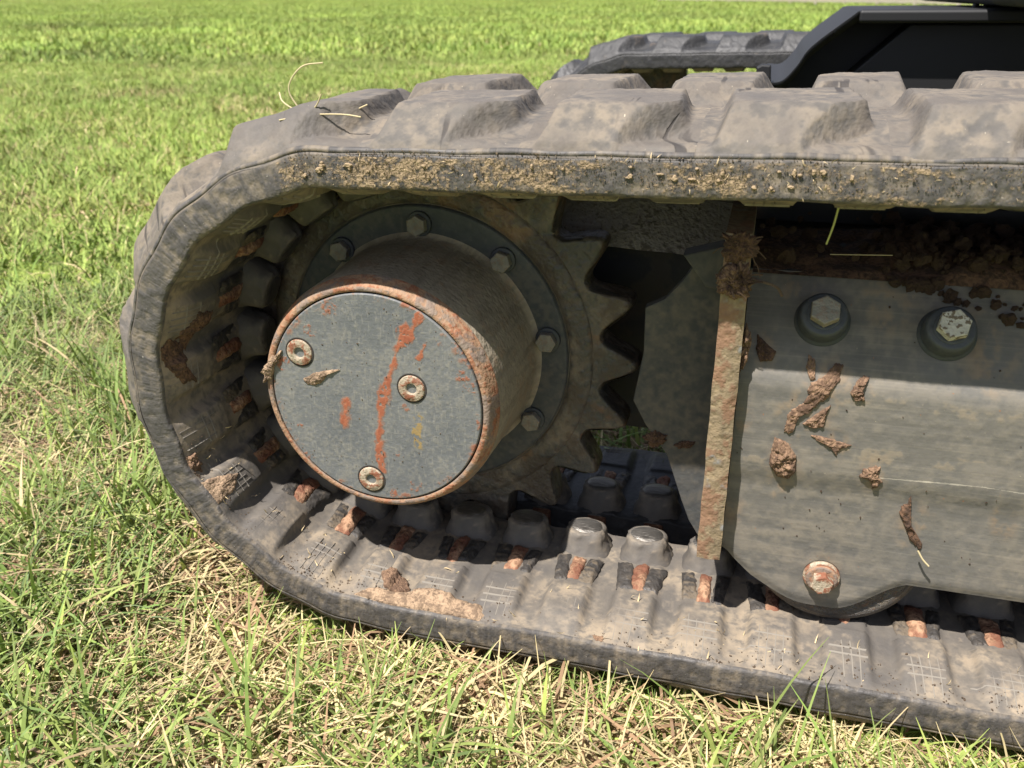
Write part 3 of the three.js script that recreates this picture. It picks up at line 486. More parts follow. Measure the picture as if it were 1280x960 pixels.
// grass: blades in small tufts, copied over the field
function bladeInto(arr, rn, x, z, len, w, lean, dir, col, seg = 4, curl = 1) {
  const bx = Math.cos(dir), bz = Math.sin(dir), px = -bz, pz = bx, pts = [], tw = (rn() - 0.5) * 1.2; let yy = 0, hh = 0, ang = lean * 0.35;
  for (let k = 0; k <= seg; k++) { const t = k / seg, wd = w * (1 - Math.pow(t, 1.8)) + 0.00012, ca = Math.cos(tw * t), sa = Math.sin(tw * t); pts.push([x + bx * hh, yy, z + bz * hh, wd * ca, wd * sa]); ang += lean * curl * 0.9 / seg; hh += Math.sin(ang) * len / seg; yy += Math.cos(ang) * len / seg; if (yy < 0.002) yy = 0.002 + 0.004 * rn(); }
  for (let k = 0; k < seg; k++) {
    const a = pts[k], b = pts[k + 1], A = [a[0] - px * a[3], a[1] - a[4], a[2] - pz * a[3]], B = [a[0] + px * a[3], a[1] + a[4], a[2] + pz * a[3]], C = [b[0] - px * b[3], b[1] - b[4], b[2] - pz * b[3]], D = [b[0] + px * b[3], b[1] + b[4], b[2] + pz * b[3]];
    arr.p.push(...A, ...B, ...D, ...A, ...D, ...C); for (let q = 0; q < 6; q++) arr.c.push(...col);
  }
}
function tuft(seed, n, spread, len, w, lean, straw, seg = 4) {
  const rn = rngOf(seed), arr = { p: [], c: [] };
  for (let k = 0; k < n; k++) {
    const r = spread * Math.sqrt(rn()), th = rn() * 6.283, dry = rn() < straw, t = rn(), v = 0.6 + 0.6 * rn();
    const col = dry ? [lerp(0.44, 0.66, t) * v, lerp(0.34, 0.54, t) * v, lerp(0.16, 0.28, t) * v] : [lerp(0.13, 0.35, t) * v, lerp(0.22, 0.42, t) * v, lerp(0.032, 0.09, t) * v];
    const le = len * (0.5 + rn() * 0.8) * (dry ? 1.1 : 1);
    bladeInto(arr, rn, r * Math.cos(th), r * Math.sin(th), le, w * (0.6 + 0.7 * rn()) * (dry ? 0.75 : 1), dry ? 0.9 + rn() * 1.3 : lean * (0.4 + rn()), rn() * 6.283, col, seg);
  }
  const g = new THREE.BufferGeometry(); g.setAttribute('position', new THREE.Float32BufferAttribute(arr.p, 3)); g.setAttribute('color', new THREE.Float32BufferAttribute(arr.c, 3)); g.computeVertexNormals(); return g;
}
function litterGeo(seed) {                       // dead blades and broken straw lying flat
  const rn = rngOf(seed), arr = { p: [], c: [] };
  for (let k = 0; k < 7; k++) { const t = rn(), v = 0.7 + 0.5 * rn(), col = rn() < 0.4 ? [0.28 * v, 0.17 * v, 0.085 * v] : [lerp(0.5, 0.72, t) * v, lerp(0.41, 0.6, t) * v, lerp(0.2, 0.3, t) * v]; bladeInto(arr, rn, (rn() - 0.5) * 0.05, (rn() - 0.5) * 0.05, 0.035 + 0.06 * rn(), 0.0005 + 0.0006 * rn(), 3.6 + 0.5 * rn(), rn() * 6.283, col, 5, 0.25); }
  const g = new THREE.BufferGeometry(); g.setAttribute('position', new THREE.Float32BufferAttribute(arr.p, 3)); g.setAttribute('color', new THREE.Float32BufferAttribute(arr.c, 3)); g.computeVertexNormals(); return g;
}
const grassMat = new THREE.MeshPhysicalMaterial({ vertexColors: true, roughness: 0.75, transmission: 0.3, thickness: 0, side: THREE.DoubleSide });
const grass = new THREE.Group(); grass.name = 'grass'; scene.add(grass); tag(grass, 'green meadow grass mixed with dry straw over the field', 'grass', null, 'stuff');
const fieldMat = new THREE.MeshStandardMaterial({ vertexColors: true, roughness: 0.8, side: THREE.DoubleSide });
function scatter(name, geos, spots, mat = fieldMat) {
  const by = geos.map(() => []); spots.forEach(s => by[s.k].push(s));
  geos.forEach((g, i) => {
    if (!by[i].length) return;
    const im = new THREE.InstancedMesh(g, mat, by[i].length); im.name = name; im.castShadow = im.receiveShadow = true; im.userData.kind = 'stuff';
    const m = new THREE.Matrix4(), q = new THREE.Quaternion(), e = new THREE.Euler(), c = new THREE.Color();
    by[i].forEach((s, j) => { e.set(s.tx || 0, s.a, s.tz || 0); q.setFromEuler(e); m.compose(new THREE.Vector3(s.x, s.y, s.z), q, new THREE.Vector3(s.s, s.sy ?? s.s, s.s)); im.setMatrixAt(j, m); c.setRGB(s.c, s.c * (s.g ?? 1), s.c); im.setColorAt(j, c); });
    grass.add(im);
  });
}
const underTrack = (x, z, m) => { for (const [ox, oz] of [[0, 0], [0.035, -1.1]]) { const tx = x - ox, tz = z - oz; if (tx > -0.11 - m && tx < 1.56 + m && tz < 0.002 + m && tz > -0.322 - m) return true; } return false; };
{
  const greens = []; for (let k = 0; k < 8; k++) greens.push(tuft(300 + k, 9, 0.013, 0.052, 0.0015, 0.9, 0.1));
  const longs = []; for (let k = 0; k < 5; k++) longs.push(tuft(330 + k, 9, 0.013, 0.08, 0.0017, 1.15, 0.08, 6));
  const straws = []; for (let k = 0; k < 8; k++) straws.push(tuft(360 + k, 12, 0.022, 0.062, 0.001, 1.0, 0.93, 6));
  const litter = []; for (let k = 0; k < 5; k++) litter.push(litterGeo(390 + k));
  const near = [...greens, ...longs, ...straws, ...litter], rn = rngOf(77), sp = [], step = 0.0145;
  for (let x = -2.6; x < 1.7; x += step) for (let z = 0.42; z > -2.3; z -= step) {
    const X = x + (rn() - 0.5) * step * 1.6, Z = z + (rn() - 0.5) * step * 1.6, r1 = rn(), r2 = rn(), r3 = rn(), r4 = rn(), r5 = rn(), d = Math.hypot(X - 0.27, Z - 0.52);
    if (d > 1.7 || X - 0.27 > (0.52 - Z) * 0.9 + 0.25 || underTrack(X, Z, -0.012)) continue;
    if (d > 1.1 && r5 > 1.6 - 0.6 * d) continue;
    const w = 0.5 + 0.5 * n3(X * 7.3, 1.7, Z * 7.3) + 0.25 * n3(X * 19, 4.4, Z * 19), edge = X > -0.2 && X < 1.6 && Z > -0.02 && Z < 0.13;
    const left = sst(-0.1, -0.5, X), green = clamp(0.49 + 1.1 * (w - 0.5) + 0.1 * left - (edge ? 0.12 : 0));
    const kind = r1 < green ? (r2 < 0.24 + 0.6 * (w - 0.5) + 0.12 * left && !(edge && Z < 0.05 && r3 > 0.25) ? 1 : 0) : 2;
    const k = kind === 0 ? Math.floor(r3 * 8) : kind === 1 ? 8 + Math.floor(r3 * 5) : 13 + Math.floor(r3 * 8);
    const low = X > -0.2 && Z < 0.02 && Z > -0.34, s = (0.7 + 0.6 * r4) * (low || (edge && Z < 0.04) ? 0.62 : 1);
    sp.push({ k, x: X, y: gh(X, Z) - 0.004, z: Z, a: r2 * 40, s, sy: s * (kind === 2 ? 0.55 + 0.4 * r4 : 1), c: 0.8 + 0.4 * r5, g: 0.94 + 0.12 * r2 });
  }
  for (let i = 0; i < 5800; i++) {
    const X = lerp(-1.3, 1.2, rn()), Z = lerp(0.3, -0.8, rn()), r1 = rn(), r2 = rn(), d = Math.hypot(X - 0.27, Z - 0.52);
    if (d > 1.3 || underTrack(X, Z, -0.006)) continue;
    sp.push({ k: 21 + Math.floor(r1 * 5), x: X, y: gh(X, Z) + 0.004 + 0.01 * r2, z: Z, a: r2 * 50, tx: (r1 - 0.5) * 0.3, tz: (r2 - 0.5) * 0.3, s: 0.6 + 0.8 * r2, c: 0.8 + 0.4 * r1 });
  }
  scatter('grass_blades', near, sp, grassMat); console.log('near tufts', sp.length);
  const mids = []; for (let k = 0; k < 8; k++) mids.push(tuft(400 + k, 34, 0.05, 0.05, 0.0016, 0.95, 0.2 + 0.12 * (k % 4), 3));
  const sm = []; const st = 0.05;
  for (let x = -9; x < 6; x += st) for (let z = -0.6; z > -9; z -= st) {
    const X = x + (rn() - 0.5) * st * 1.6, Z = z + (rn() - 0.5) * st * 1.6, r1 = rn(), r2 = rn(), r3 = rn(), d = Math.hypot(X - 0.27, Z - 0.52);
    if (d < 1.15 || d > 8.5 || X - 0.27 > (0.52 - Z) * 0.75 || X - 0.27 < -(0.52 - Z) * 1.35 || underTrack(X, Z, 0.02)) continue;
    const w = 0.5 + 0.5 * n3(X * 2.1, 7.7, Z * 2.1) + 0.3 * n3(X * 6, 3.3, Z * 6);
    sm.push({ k: (w > 0.5 + (r3 - 0.5) * 0.5 ? 0 : 1) + 2 * 0 + (r1 > 0.5 ? 4 : 0) + (w < 0.3 ? 2 : 0), x: X, y: gh(X, Z) - 0.004, z: Z, a: r2 * 40, s: 0.75 + 0.6 * r1, c: 0.8 + 0.3 * r3 + 0.35 * n3(X * 0.9, 9, Z * 0.9), g: 0.93 + 0.12 * r2 - 0.12 * n3(X * 1.7, 5, Z * 1.7) });
  }
  scatter('grass_patch', mids, sm); console.log('mid', sm.length);
  const fars = []; for (let k = 0; k < 6; k++) fars.push(tuft(450 + k, 60, 0.24, 0.07, 0.006, 0.9, 0.06 + 0.05 * (k % 3), 2));
  const sf = []; const sg = 0.26;
  for (let x = -120; x < 34; x += sg) for (let z = -6; z > -130; z -= sg * (1 + Math.max(0, -z - 20) / 14)) {
    const X = x + (rn() - 0.5) * sg * 1.6, Z = z + (rn() - 0.5) * sg * 1.6, r1 = rn(), r2 = rn(), r3 = rn(), d = Math.hypot(X - 0.27, Z - 0.52);
    if (d < 7.5 || d > 135 || X - 0.27 > (0.52 - Z) * 0.5 || X - 0.27 < -(0.52 - Z) * 1.15 || r3 > Math.max(0.35, 1.25 - d / 60)) continue;
    sf.push({ k: Math.floor(r1 * 6), x: X, y: gh(X, Z) - 0.01, z: Z, a: r2 * 40, s: (0.8 + 0.5 * r1) * (1 + d / 90), c: 0.9 + 0.45 * n3(X * 0.4, 2, Z * 0.4) + 0.35 * (r2 - 0.3), g: 1 - 0.15 * n3(X * 0.7, 6, Z * 0.7) });
  }
  scatter('grass_clump', fars, sf); console.log('far', sf.length);
}
// far wooden fence at the end of the field
{
  const fen = new THREE.Group(); fen.name = 'picket_fence'; scene.add(fen); tag(fen, 'pale weathered wooden fence at the far end of the field', 'fence');
  const A = new THREE.Vector3(-7.2, 0, -59.8), B = new THREE.Vector3(8.4, 0, -24.6), len = A.distanceTo(B), ang = Math.atan2(-(B.z - A.z), B.x - A.x);
  fen.position.copy(A); fen.rotation.y = ang;
  const wood = surfMat(256, 256, 0.6, 0.6, 0.002, (u, v) => { const a = fbm(u, v, 30, 4, 211, 4); return [mixc([150, 140, 126], [196, 186, 170], a), a, 0.85]; });
  const pk = rbox(-0.045, 0.045, 0.06, 1.25, -0.011, 0.011, 0.003), bay = 2.4;
  for (let x = 0, b = 0; x < len; x += bay, b++) {
    mesh('fence_post', rbox(x - 0.05, x + 0.05, -0.1, 1.35, -0.06, 0.04, 0.006), wood, fen);
    for (const y of [0.35, 0.98]) mesh('fence_rail', rbox(x + 0.05, x + bay - 0.05, y, y + 0.08, -0.05, -0.012, 0.003), wood, fen);
    const gs = []; for (let q = 0.12; q < bay - 0.06; q += 0.128) { const g = pk.clone(); g.translate(x + q, 0.02 * hash(b, Math.round(q * 50), 3), 0); gs.push(g); }
    const o = mesh('pickets', mergeGeometries(gs), wood, fen); o.userData.kind = 'stuff';
  }
}

// ------------------------------------------------------------------ mud, soil and straw on the machine
function clodGeo(outline, toP, height, seed, edge = 0.12, n = 84, rings = 20) {
  const rn = seed * 1.37, cx = outline.reduce((a, p) => a + p[0], 0) / outline.length, cy = outline.reduce((a, p) => a + p[1], 0) / outline.length;
  const ln = outline.map((p, i) => { const q = outline[(i + 1) % outline.length]; return Math.hypot(q[0] - p[0], q[1] - p[1]); }), tot = ln.reduce((a, b) => a + b, 0), size = Math.sqrt(tot * tot / 12.6);
  const rim = []; for (let k = 0; k < n; k++) { let d = k / n * tot, i = 0; while (d > ln[i]) { d -= ln[i]; i++; } const p = outline[i], q = outline[(i + 1) % outline.length], t = d / ln[i]; rim.push([lerp(p[0], q[0], t), lerp(p[1], q[1], t)]); }
  return boxUV(gridGeo(n, rings, (a, b) => {
    const k = Math.round(a * n) % n, t = 1 - b, jx = 1 + edge * n3(k * 0.24, rn, 2) + 0.6 * edge * n3(k * 0.7, rn, 8), u = cx + (rim[k][0] - cx) * t * jx, v = cy + (rim[k][1] - cy) * t * jx, f = 1 / size;
    const h = height * Math.pow(1 - Math.pow(t, 3), 0.55) * (0.7 + 0.5 * n3(u * f * 3 + rn, v * f * 3, rn) + 0.32 * n3(u * f * 9, v * f * 9, rn) + 0.2 * n3(u * f * 22, v * f * 22, rn)) - (t > 0.98 ? 0.0012 : 0);
    return toP(u, v, h);
  }));
}
function clod(outline, toP, h, seed, m, label, edge, name = 'mud_clod', group) { const o = mesh(numbered(name), clodGeo(outline, toP, h, seed, edge), m, scene); return tag(o, label, 'mud', group); }
const onPlate = (x, y, h) => [x, y, plateZ(x, y) + 0.0003 + h * 0.7], onCover = (x, y, h) => [x, y, -0.031 + h], onBelt = (x, z, h) => at(-x, innerR(-x, Math.min(z, -0.0026)) - 0.0004 - h, z), onWall = (s, z, h) => at(s * 0.17 / 0.1755, innerR(s * 0.17 / 0.1755, Math.min(z, -0.003)) - 0.0003 - h, z);
clod([[0.3106, 0.2491], [0.3151, 0.2461], [0.3165, 0.2345], [0.3131, 0.233], [0.3095, 0.2414]], onPlate, 0.003, 1, M.mud, 'small upright mud fleck above the forked splash on the frame plate');
clod([[0.3333, 0.2457], [0.3317, 0.2351], [0.3261, 0.2238], [0.318, 0.2145], [0.3108, 0.2178], [0.3137, 0.2319], [0.3213, 0.2368], [0.3278, 0.2451]], onPlate, 0.0045, 2, M.mud, 'upper lump of the forked mud splash on the frame plate', 0.2);
clod([[0.3185, 0.217], [0.317, 0.2115], [0.3074, 0.2071], [0.3058, 0.1927], [0.3004, 0.1932], [0.3014, 0.2088], [0.3108, 0.2178]], onPlate, 0.003, 3, M.mud, 'thin trailing mud smear running down to the teardrop clod', 0.2);
clod([[0.3288, 0.2182], [0.3264, 0.2095], [0.3259, 0.2009], [0.3184, 0.1987], [0.3117, 0.2015], [0.3196, 0.2098]], onPlate, 0.004, 4, M.mud, 'leaf-shaped mud clod beside the trailing smear on the plate');
clod([[0.2944, 0.1893], [0.304, 0.1855], [0.311, 0.1764], [0.3119, 0.1637], [0.3074, 0.1558], [0.2989, 0.1578], [0.293, 0.1674], [0.2934, 0.1784]], onPlate, 0.0085, 5, M.mud, 'thick teardrop of brown mud stuck to the frame plate', 0.1);
clod([[0.347, 0.2403], [0.3501, 0.2394], [0.3473, 0.231], [0.3495, 0.223], [0.3426, 0.2222], [0.3393, 0.2277], [0.3426, 0.2363]], onPlate, 0.0055, 6, M.mud, 'single mud clod just below the shaded bolts of the plate', 0.15);
clod([[0.3174, 0.1936], [0.3258, 0.1935], [0.335, 0.1916], [0.3461, 0.1894], [0.3385, 0.1846], [0.337, 0.18], [0.3321, 0.1856], [0.3231, 0.19]], onPlate, 0.003, 7, M.mud, 'flat wing-shaped mud flake on the middle of the plate', 0.2);
clod([[0.3617, 0.1747], [0.3667, 0.1755], [0.3658, 0.1678], [0.3696, 0.1633], [0.3644, 0.1561], [0.3613, 0.1633], [0.3536, 0.166], [0.3558, 0.1726]], onPlate, 0.0045, 8, M.mud, 'ragged mud clod at the start of the pale scratch', 0.25);
clod([[0.3898, 0.1523], [0.3895, 0.1413], [0.3933, 0.1308], [0.4, 0.1214], [0.4044, 0.1141], [0.4018, 0.111], [0.394, 0.1203], [0.388, 0.1312], [0.384, 0.1404], [0.3868, 0.1454]], onPlate, 0.004, 9, M.mudDark, 'narrow twisted strip of mud low on the plate', 0.2);
clod([[0.2756, 0.2582], [0.2824, 0.2531], [0.289, 0.2492], [0.2875, 0.2437], [0.2793, 0.2423], [0.2754, 0.2495]], onPlate, 0.006, 10, M.mudDark, 'dark pear-shaped clod beside the upright bar', 0.12);
clod([[-0.0591, 0.2038], [-0.0488, 0.2103], [-0.0377, 0.2135], [-0.0255, 0.2155], [-0.0367, 0.2103], [-0.0428, 0.2029], [-0.0501, 0.1988], [-0.0568, 0.2]], onCover, 0.002, 11, M.mudPale, 'olive-brown mud smear on the round motor cover', 0.2);
clod([[-0.0952, 0.206], [-0.085, 0.219], [-0.0744, 0.2262], [-0.074, 0.2225], [-0.0824, 0.2119], [-0.0859, 0.2002], [-0.0934, 0.1973]], onCover, 0.0045, 12, M.mudPale, 'straw-coloured mud hanging over the edge of the motor cover', 0.25);
clod([[-0.023, -0.004], [-0.013, -0.011], [0.0169, -0.0187], [0.0453, -0.0234], [0.077, -0.0211], [0.0926, -0.0077], [0.088, -0.002], [0.0663, -0.003], [0.0414, -0.0028], [0.0079, -0.0025]], onBelt, 0.0042, 13, M.mudPale, 'wide cracked crust of pale mud along the track edge', 0.12, 'mud_crust');
clod([[-0.0061, -0.0289], [0.001, -0.0378], [0.0152, -0.0347], [0.0223, -0.0237], [0.0149, -0.0162], [0.0029, -0.0163]], onBelt, 0.0055, 14, M.mud, 'round dished clod behind the pale crust inside the track', 0.1);
clod([[0.178, -0.008], [0.1868, -0.0085], [0.1872, -0.003], [0.1811, -0.0028]], onBelt, 0.002, 15, M.mud, 'small reddish mud chip alone on the track edge', 0.2);
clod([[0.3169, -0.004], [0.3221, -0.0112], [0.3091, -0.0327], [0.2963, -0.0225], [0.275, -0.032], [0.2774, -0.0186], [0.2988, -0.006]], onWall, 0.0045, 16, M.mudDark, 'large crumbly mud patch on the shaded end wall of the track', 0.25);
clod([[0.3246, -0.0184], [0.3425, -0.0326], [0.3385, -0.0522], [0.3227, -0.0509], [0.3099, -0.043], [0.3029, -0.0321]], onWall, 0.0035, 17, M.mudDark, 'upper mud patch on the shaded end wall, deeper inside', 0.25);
clod([[0.2148, -0.0035], [0.2143, -0.0105], [0.2043, -0.0144], [0.1973, -0.0102], [0.203, -0.004], [0.2092, -0.003]], onWall, 0.004, 18, M.mud, 'dry leaf-like flake inside the track bend', 0.3);
clod([[0.1903, -0.003], [0.1879, -0.0137], [0.1768, -0.034], [0.1661, -0.0204], [0.1656, -0.003], [0.1765, -0.0026]], onWall, 0.003, 19, M.mudPale, 'fibrous straw-coloured mud patch across the cord lines of the bend', 0.15, 'mud_crust');
clod([[0.1973, 0.1505], [0.206, 0.157], [0.215, 0.154], [0.214, 0.146], [0.203, 0.142]], (x, y, h) => [x, y, -0.1048 + h], 0.005, 20, M.mudDark, 'dark crumbly clod on the bracket beside the sprocket teeth', 0.3);
clod([[0.221, 0.147], [0.229, 0.1515], [0.238, 0.151], [0.235, 0.146], [0.226, 0.144]], (x, y, h) => [x, y, -0.1048 + h], 0.004, 21, M.mudDark, 'thin dark clod on the bracket close to the upright bar', 0.3);
const onBar = (x, y, h) => [x, y, -0.0398 + h];
clod([[0.2484, 0.2947], [0.245, 0.3025], [0.2492, 0.312], [0.2566, 0.318], [0.2653, 0.315], [0.269, 0.308], [0.2669, 0.2945], [0.2618, 0.2917], [0.2546, 0.2934]], onBar, 0.009, 22, M.mud, 'fibrous reddish mud wad wrapped round the upper end bar', 0.35, 'mud_wad');
clod([[0.247, 0.3185], [0.2485, 0.3337], [0.2593, 0.3373], [0.2693, 0.3333], [0.268, 0.32], [0.2566, 0.3165]], onBar, 0.006, 23, M.mudDark, 'dark mud wad on the very top of the end bar', 0.3, 'mud_wad');
clod([[0.2662, 0.235], [0.2705, 0.2452], [0.2722, 0.262], [0.2675, 0.272], [0.2657, 0.26]], (x, y, h) => [x, y, -0.05 + h], 0.006, 24, M.mud, 'peeling strip of mud in the corner between bar and plate', 0.3, 'mud_wad');
// loose soil lying on the frame top under the track
{
  const soil = new THREE.Group(); soil.name = 'soil'; scene.add(soil); tag(soil, 'dark crumbly soil heaped on top of the track frame', 'soil', null, 'stuff');
  const rn = rngOf(5), base = new THREE.IcosahedronGeometry(1, 2), vars = [1, 2, 3, 4].map(k => { const g = base.clone(), p = g.attributes.position; for (let i = 0; i < p.count; i++) { const x = p.getX(i), y = p.getY(i), z = p.getZ(i), d = 1 + 0.55 * n3(x * 1.6 + k * 7, y * 1.6, z * 1.6) + 0.35 * n3(x * 4, y * 4 + k * 3, z * 4); p.setXYZ(i, x * d, y * d * 0.75, z * d); } g.computeVertexNormals(); return boxUV(g).scale(1, 1, 1); });
  mesh('soil_bed', boxUV(gridGeo(160, 26, (a, b) => { const x = lerp(0.268, 1.05, a), e = Math.sin(Math.PI * b) ** 0.5, h = (0.004 + 0.011 * (0.5 + n3(x * 26, b * 3, 2)) + 0.006 * n3(x * 80, b * 9, 5)) * e * (0.55 + 0.6 * sst(0.33, 0.39, x)); return [x, 0.2945 + 0.004 * sst(0, 0.4, b) + h, lerp(-0.096, -0.22, b)]; })), M.mudDark, soil).userData.kind = 'stuff';
  vars.forEach((g, v) => {
    const n = 260, im = new THREE.InstancedMesh(g, M.mudDark, n), m = new THREE.Matrix4(), q = new THREE.Quaternion(); im.name = 'soil_crumbs'; im.userData.kind = 'stuff'; im.castShadow = im.receiveShadow = true;
    for (let i = 0; i < n; i++) {
      const heap = rn() < 0.75, x = heap ? lerp(0.36, 0.62, rn()) : lerp(0.27, 1.0, rn()), b = Math.pow(rn(), 1.4), s = 0.0012 + 0.0042 * rn() ** 2.2;
      const spill = heap && rn() < 0.15, y = spill ? PTOP - rn() * 0.022 * sst(0.34, 0.45, x) : 0.299 + 0.004 * sst(0, 0.4, b) + 0.014 * rn(), z = spill ? plateZ(x, y) + s * 0.4 : lerp(-0.102, -0.2, b);
      q.setFromEuler(new THREE.Euler(rn() * 6, rn() * 6, rn() * 6)); m.compose(new THREE.Vector3(x, y, z), q, new THREE.Vector3(s, s, s)); im.setMatrixAt(i, m);
    }
    soil.add(im);
  });
}
// crumbs of dry mud and chaff clinging to the track edge
{
  const rn = rngOf(9), base = new THREE.IcosahedronGeometry(1, 1), p0 = base.attributes.position; for (let i = 0; i < p0.count; i++) { const x = p0.getX(i), y = p0.getY(i), z = p0.getZ(i), d = 1 + 0.5 * n3(x * 2, y * 2, z * 2); p0.setXYZ(i, x * d * 1.3, y * d * 0.6, z * d); } base.computeVertexNormals();
  const crumbG = boxUV(base), chaffG = (() => { const arr = { p: [], c: [] }, r2 = rngOf(4); bladeInto(arr, r2, 0, 0, 1, 0.07, 1.0, 0, [1, 1, 1], 4); const g = new THREE.BufferGeometry(); g.setAttribute('position', new THREE.Float32BufferAttribute(arr.p, 3)); g.computeVertexNormals(); return g; })();
  const grp = new THREE.Group(); grp.name = 'chaff'; scene.add(grp); tag(grp, 'tan crumbs and chaff stuck along the track edge and tread', 'chaff', null, 'stuff');
  const chaffMat = new THREE.MeshStandardMaterial({ color: new THREE.Color().setRGB(0.5, 0.39, 0.22), roughness: 0.9 });
  const put = (g, mat, n, name, fn) => { const im = new THREE.InstancedMesh(g, mat, n), m = new THREE.Matrix4(); im.name = name; im.userData.kind = 'stuff'; im.castShadow = im.receiveShadow = true; for (let i = 0; i < n; i++) { const [pos, q, s] = fn(); m.compose(new THREE.Vector3(...pos), q, new THREE.Vector3(s, s, s)); im.setMatrixAt(i, m); } grp.add(im); };
  const clump = s => 0.5 + 0.5 * n3(s * 38, 1, 6) + 0.3 * n3(s * 120, 3, 6);
  const q = () => new THREE.Quaternion().setFromEuler(new THREE.Euler(rn() * 6, rn() * 6, rn() * 6));
  const topS = () => { let s; do { s = L1 - 0.03 + rn() * 0.52; } while (rn() > clump(s) * 1.3 - 0.25 || rn() > sst(0.62, 0.22, s - L1 + 0.03)); return s; };
  put(crumbG, M.tanDust, 2600, 'crumbs', () => { const s = topS(), r = 0.1705 + 0.0225 * rn(), z = r < 0.175 ? lerp(-0.0008, 0.0008, (r - 0.1705) / 0.0045) : r > 0.188 ? 0 : 0.0012; return [at(s, r, z), q(), 0.0002 + 0.0006 * rn() * rn() * rn()]; });
  { const gs = [], r2 = rngOf(61); for (let k = 0; k < 40; k++) { let s; do { s = L1 - 0.02 + r2() * 0.34; } while (r2() > clump(s) * 1.2 - 0.1); const w = 0.001 + 0.0045 * r2() * r2() * r2(), hgt = 0.0007 + 0.002 * r2() * r2(), r0 = 0.1725 + 0.014 * r2(), o = []; for (let q = 0; q < 9; q++) { const a = q / 9 * 6.283; o.push([s + Math.cos(a) * w * (0.7 + 0.6 * r2()), Math.min(0.1885, Math.max(0.1705, r0 + Math.sin(a) * hgt * (0.7 + 0.6 * r2())))]); }
      gs.push(clodGeo(o, (u, v, h) => at(u, v, (v < 0.175 ? lerp(-0.001, 0.0008, (v - 0.1705) / 0.0045) : v > 0.186 ? 0.0008 : 0.0013) + 0.0003 + h), 0.0004, k + 40, 0.5, 22, 5)); }
    const o = mesh('dust_crust', mergeGeometries(gs), M.tanDust, grp); o.userData.kind = 'stuff'; }
  { // thin torn film of dried mud smeared along the upper track edge
    const w = 2048, h = 128, d = new Uint8Array(w * h * 4);
    for (let j = 0; j < h; j++) for (let i = 0; i < w; i++) { const u = i / w, v = j / h, a = fbm(u, v, 14, 4, 301, 2), b = fbm(u, v, 160, 4, 302, 10), c = fbm(u, v, 400, 3, 303, 8), e = sst(0, 0.12, v) * sst(0, 0.02, u) * sst(1, 0.75, u), k = (j * w + i) * 4; d[k] = d[k + 1] = d[k + 2] = 255 * 0.8 * sst(0.46, 0.68, a * 0.45 + b * 0.37 + c * 0.18 - 0.1 * (1 - e)); d[k + 3] = 255; }
    const t = new THREE.DataTexture(d, w, h); t.magFilter = THREE.LinearFilter; t.wrapS = t.wrapT = THREE.ClampToEdgeWrapping; t.needsUpdate = true;
    const m = M.tanDust.clone(); m.alphaMap = t; m.transparent = true; m.side = THREE.DoubleSide; m.map = M.tanDust.map.clone(); m.bumpMap = M.tanDust.bumpMap.clone(); m.roughnessMap = null; for (const q of [m.map, m.bumpMap]) { q.repeat.set(9, 0.5); q.needsUpdate = true; }
    const rz = r => r < 0.17 ? lerp(-0.0004, 0.0005, (r - 0.168) / 0.002) : r < 0.173 ? 0.0006 : lerp(0.0006, -0.0002, (r - 0.173) / 0.016);
    const o = mesh('dust_film', gridGeo(420, 14, (a, b) => { const s = L1 - 0.04 + a * 0.46, r = lerp(0.1684, 0.189, b); return at(s, r + 0.0016 * n3(Math.cos(s * 6.283 / LOOP) * 14 + 3, Math.sin(s * 6.283 / LOOP) * 14, 0), rz(r) + 0.0005); }, (a, b) => [a, b]), m, grp); o.userData.kind = 'stuff';
  }
  put(chaffG, chaffMat, 160, 'chaff_bits', () => { const s = topS(), r = 0.17 + 0.022 * rn(); return [at(s, r, 0.001), q(), 0.002 + 0.004 * rn() * rn()]; });
  put(crumbG, M.mudPale, 900, 'crumbs', () => { const s = rn() < 0.5 ? -0.02 + rn() * 0.24 : -rn() * 0.5, z = -0.003 - 0.04 * rn() * rn(); return [at(s, innerR(s, z) - 0.0002, z), q(), 0.0003 + 0.0008 * rn() * rn()]; });
  put(chaffG, chaffMat, 90, 'chaff_bits', () => { const s = rn() < 0.4 ? rn() * 0.22 : -rn() * 0.5, z = -0.003 - 0.05 * rn(); return [at(s, innerR(s, z) - 0.0006, z), q(), 0.004 + 0.006 * rn()]; });
  put(crumbG, M.mudDark, 45, 'crumbs', () => { const x = lerp(0.27, 0.49, rn()), y = lerp(0.1, 0.3, rn()); return [[x, y, plateZ(x, y) + 0.0003], q(), 0.0003 + 0.0007 * rn() * rn()]; });
  put(crumbG, M.mudPale, 150, 'crumbs', () => { const a = rn() * 6.283, r = 0.083 * Math.sqrt(rn()); return [[r * Math.cos(a), YC + r * Math.sin(a), -0.0311], q(), 0.0002 + 0.0006 * rn() * rn()]; });
}
const tube = (pts, r) => new THREE.TubeGeometry(new THREE.CatmullRomCurve3(pts.map(p => new THREE.Vector3(...p))), 28, r, 6);
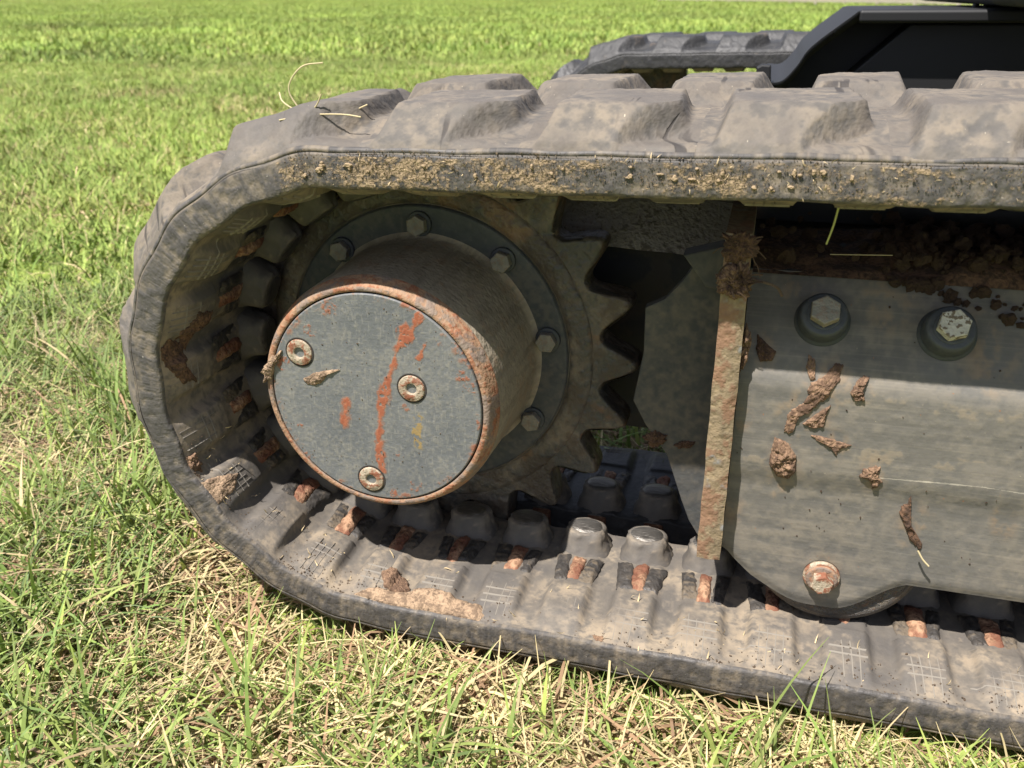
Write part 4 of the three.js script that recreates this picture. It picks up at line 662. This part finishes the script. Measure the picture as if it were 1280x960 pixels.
{ // sprig of dry grass lying on the tread
  const o = new THREE.Group(); o.name = 'hay_sprig'; scene.add(o); tag(o, 'curled sprig of dry grass lying on top of the track bend', 'hay');
  for (const pts of [[[-0.034, 0.4005, -0.03], [-0.044, 0.418, -0.03], [-0.034, 0.432, -0.032], [-0.02, 0.4345, -0.036]], [[-0.034, 0.401, -0.03], [-0.052, 0.409, -0.035], [-0.06, 0.414, -0.045]], [[-0.036, 0.401, -0.032], [-0.02, 0.403, -0.024], [0.0, 0.4035, -0.022], [0.012, 0.4025, -0.02]], [[-0.034, 0.4, -0.028], [-0.022, 0.408, -0.024], [-0.016, 0.416, -0.022]], [[-0.048, 0.399, -0.02], [-0.03, 0.402, -0.026], [-0.008, 0.406, -0.03]], [[-0.03, 0.401, -0.03], [-0.01, 0.401, -0.034], [0.008, 0.408, -0.04]]]) mesh('stalk', tube(pts, 0.0005), M.hay, o);
}
{ const o = mesh('grass_stem', tube([[0.312, 0.3605, -0.012], [0.3108, 0.349, -0.015], [0.3085, 0.3375, -0.017]], 0.0006), M.greenStem, scene); tag(o, 'single yellow-green grass stem hanging below the track edge', 'grass stem'); }
{ const o = mesh('straw_stalk', tube([[0.318, 0.3095, -0.1], [0.338, 0.311, -0.098], [0.358, 0.311, -0.102]], 0.0003), M.hay, scene); tag(o, 'thin dry straw lying on the soil above the frame plate', 'straw'); }
{ const o = mesh('straw_stalk_001', tube([[0.4, 0.114, -0.0505], [0.404, 0.108, -0.0495], [0.4085, 0.1035, -0.049]], 0.0007), M.hay, scene); tag(o, 'short pale straw end under the twisted mud strip', 'straw'); }
{ // loose fibres of the mud wad on the bar
  const o = new THREE.Group(); o.name = 'root_fibres'; scene.add(o); tag(o, 'loose root fibres sticking out of the mud on the end bar', 'roots');
  const rn = rngOf(31); for (let k = 0; k < 26; k++) { const x = lerp(0.249, 0.269, rn()), y = lerp(0.292, 0.334, rn()), dx = (rn() - 0.4) * 0.02, dy = (rn() - 0.6) * 0.016; mesh('fibre', tube([[x, y, -0.034], [x + dx * 0.5, y + dy * 0.4 + 0.002, -0.029], [x + dx, y + dy, -0.03]], 0.0003 + 0.0003 * rn()), rn() < 0.6 ? M.mud : M.mudDark, o); }
  mesh('fibre', tube([[0.268, 0.308, -0.034], [0.276, 0.3075, -0.03], [0.284, 0.3045, -0.03], [0.2875, 0.299, -0.031]], 0.0009), M.mudPale, o);
}
renderer.render(scene, camera);
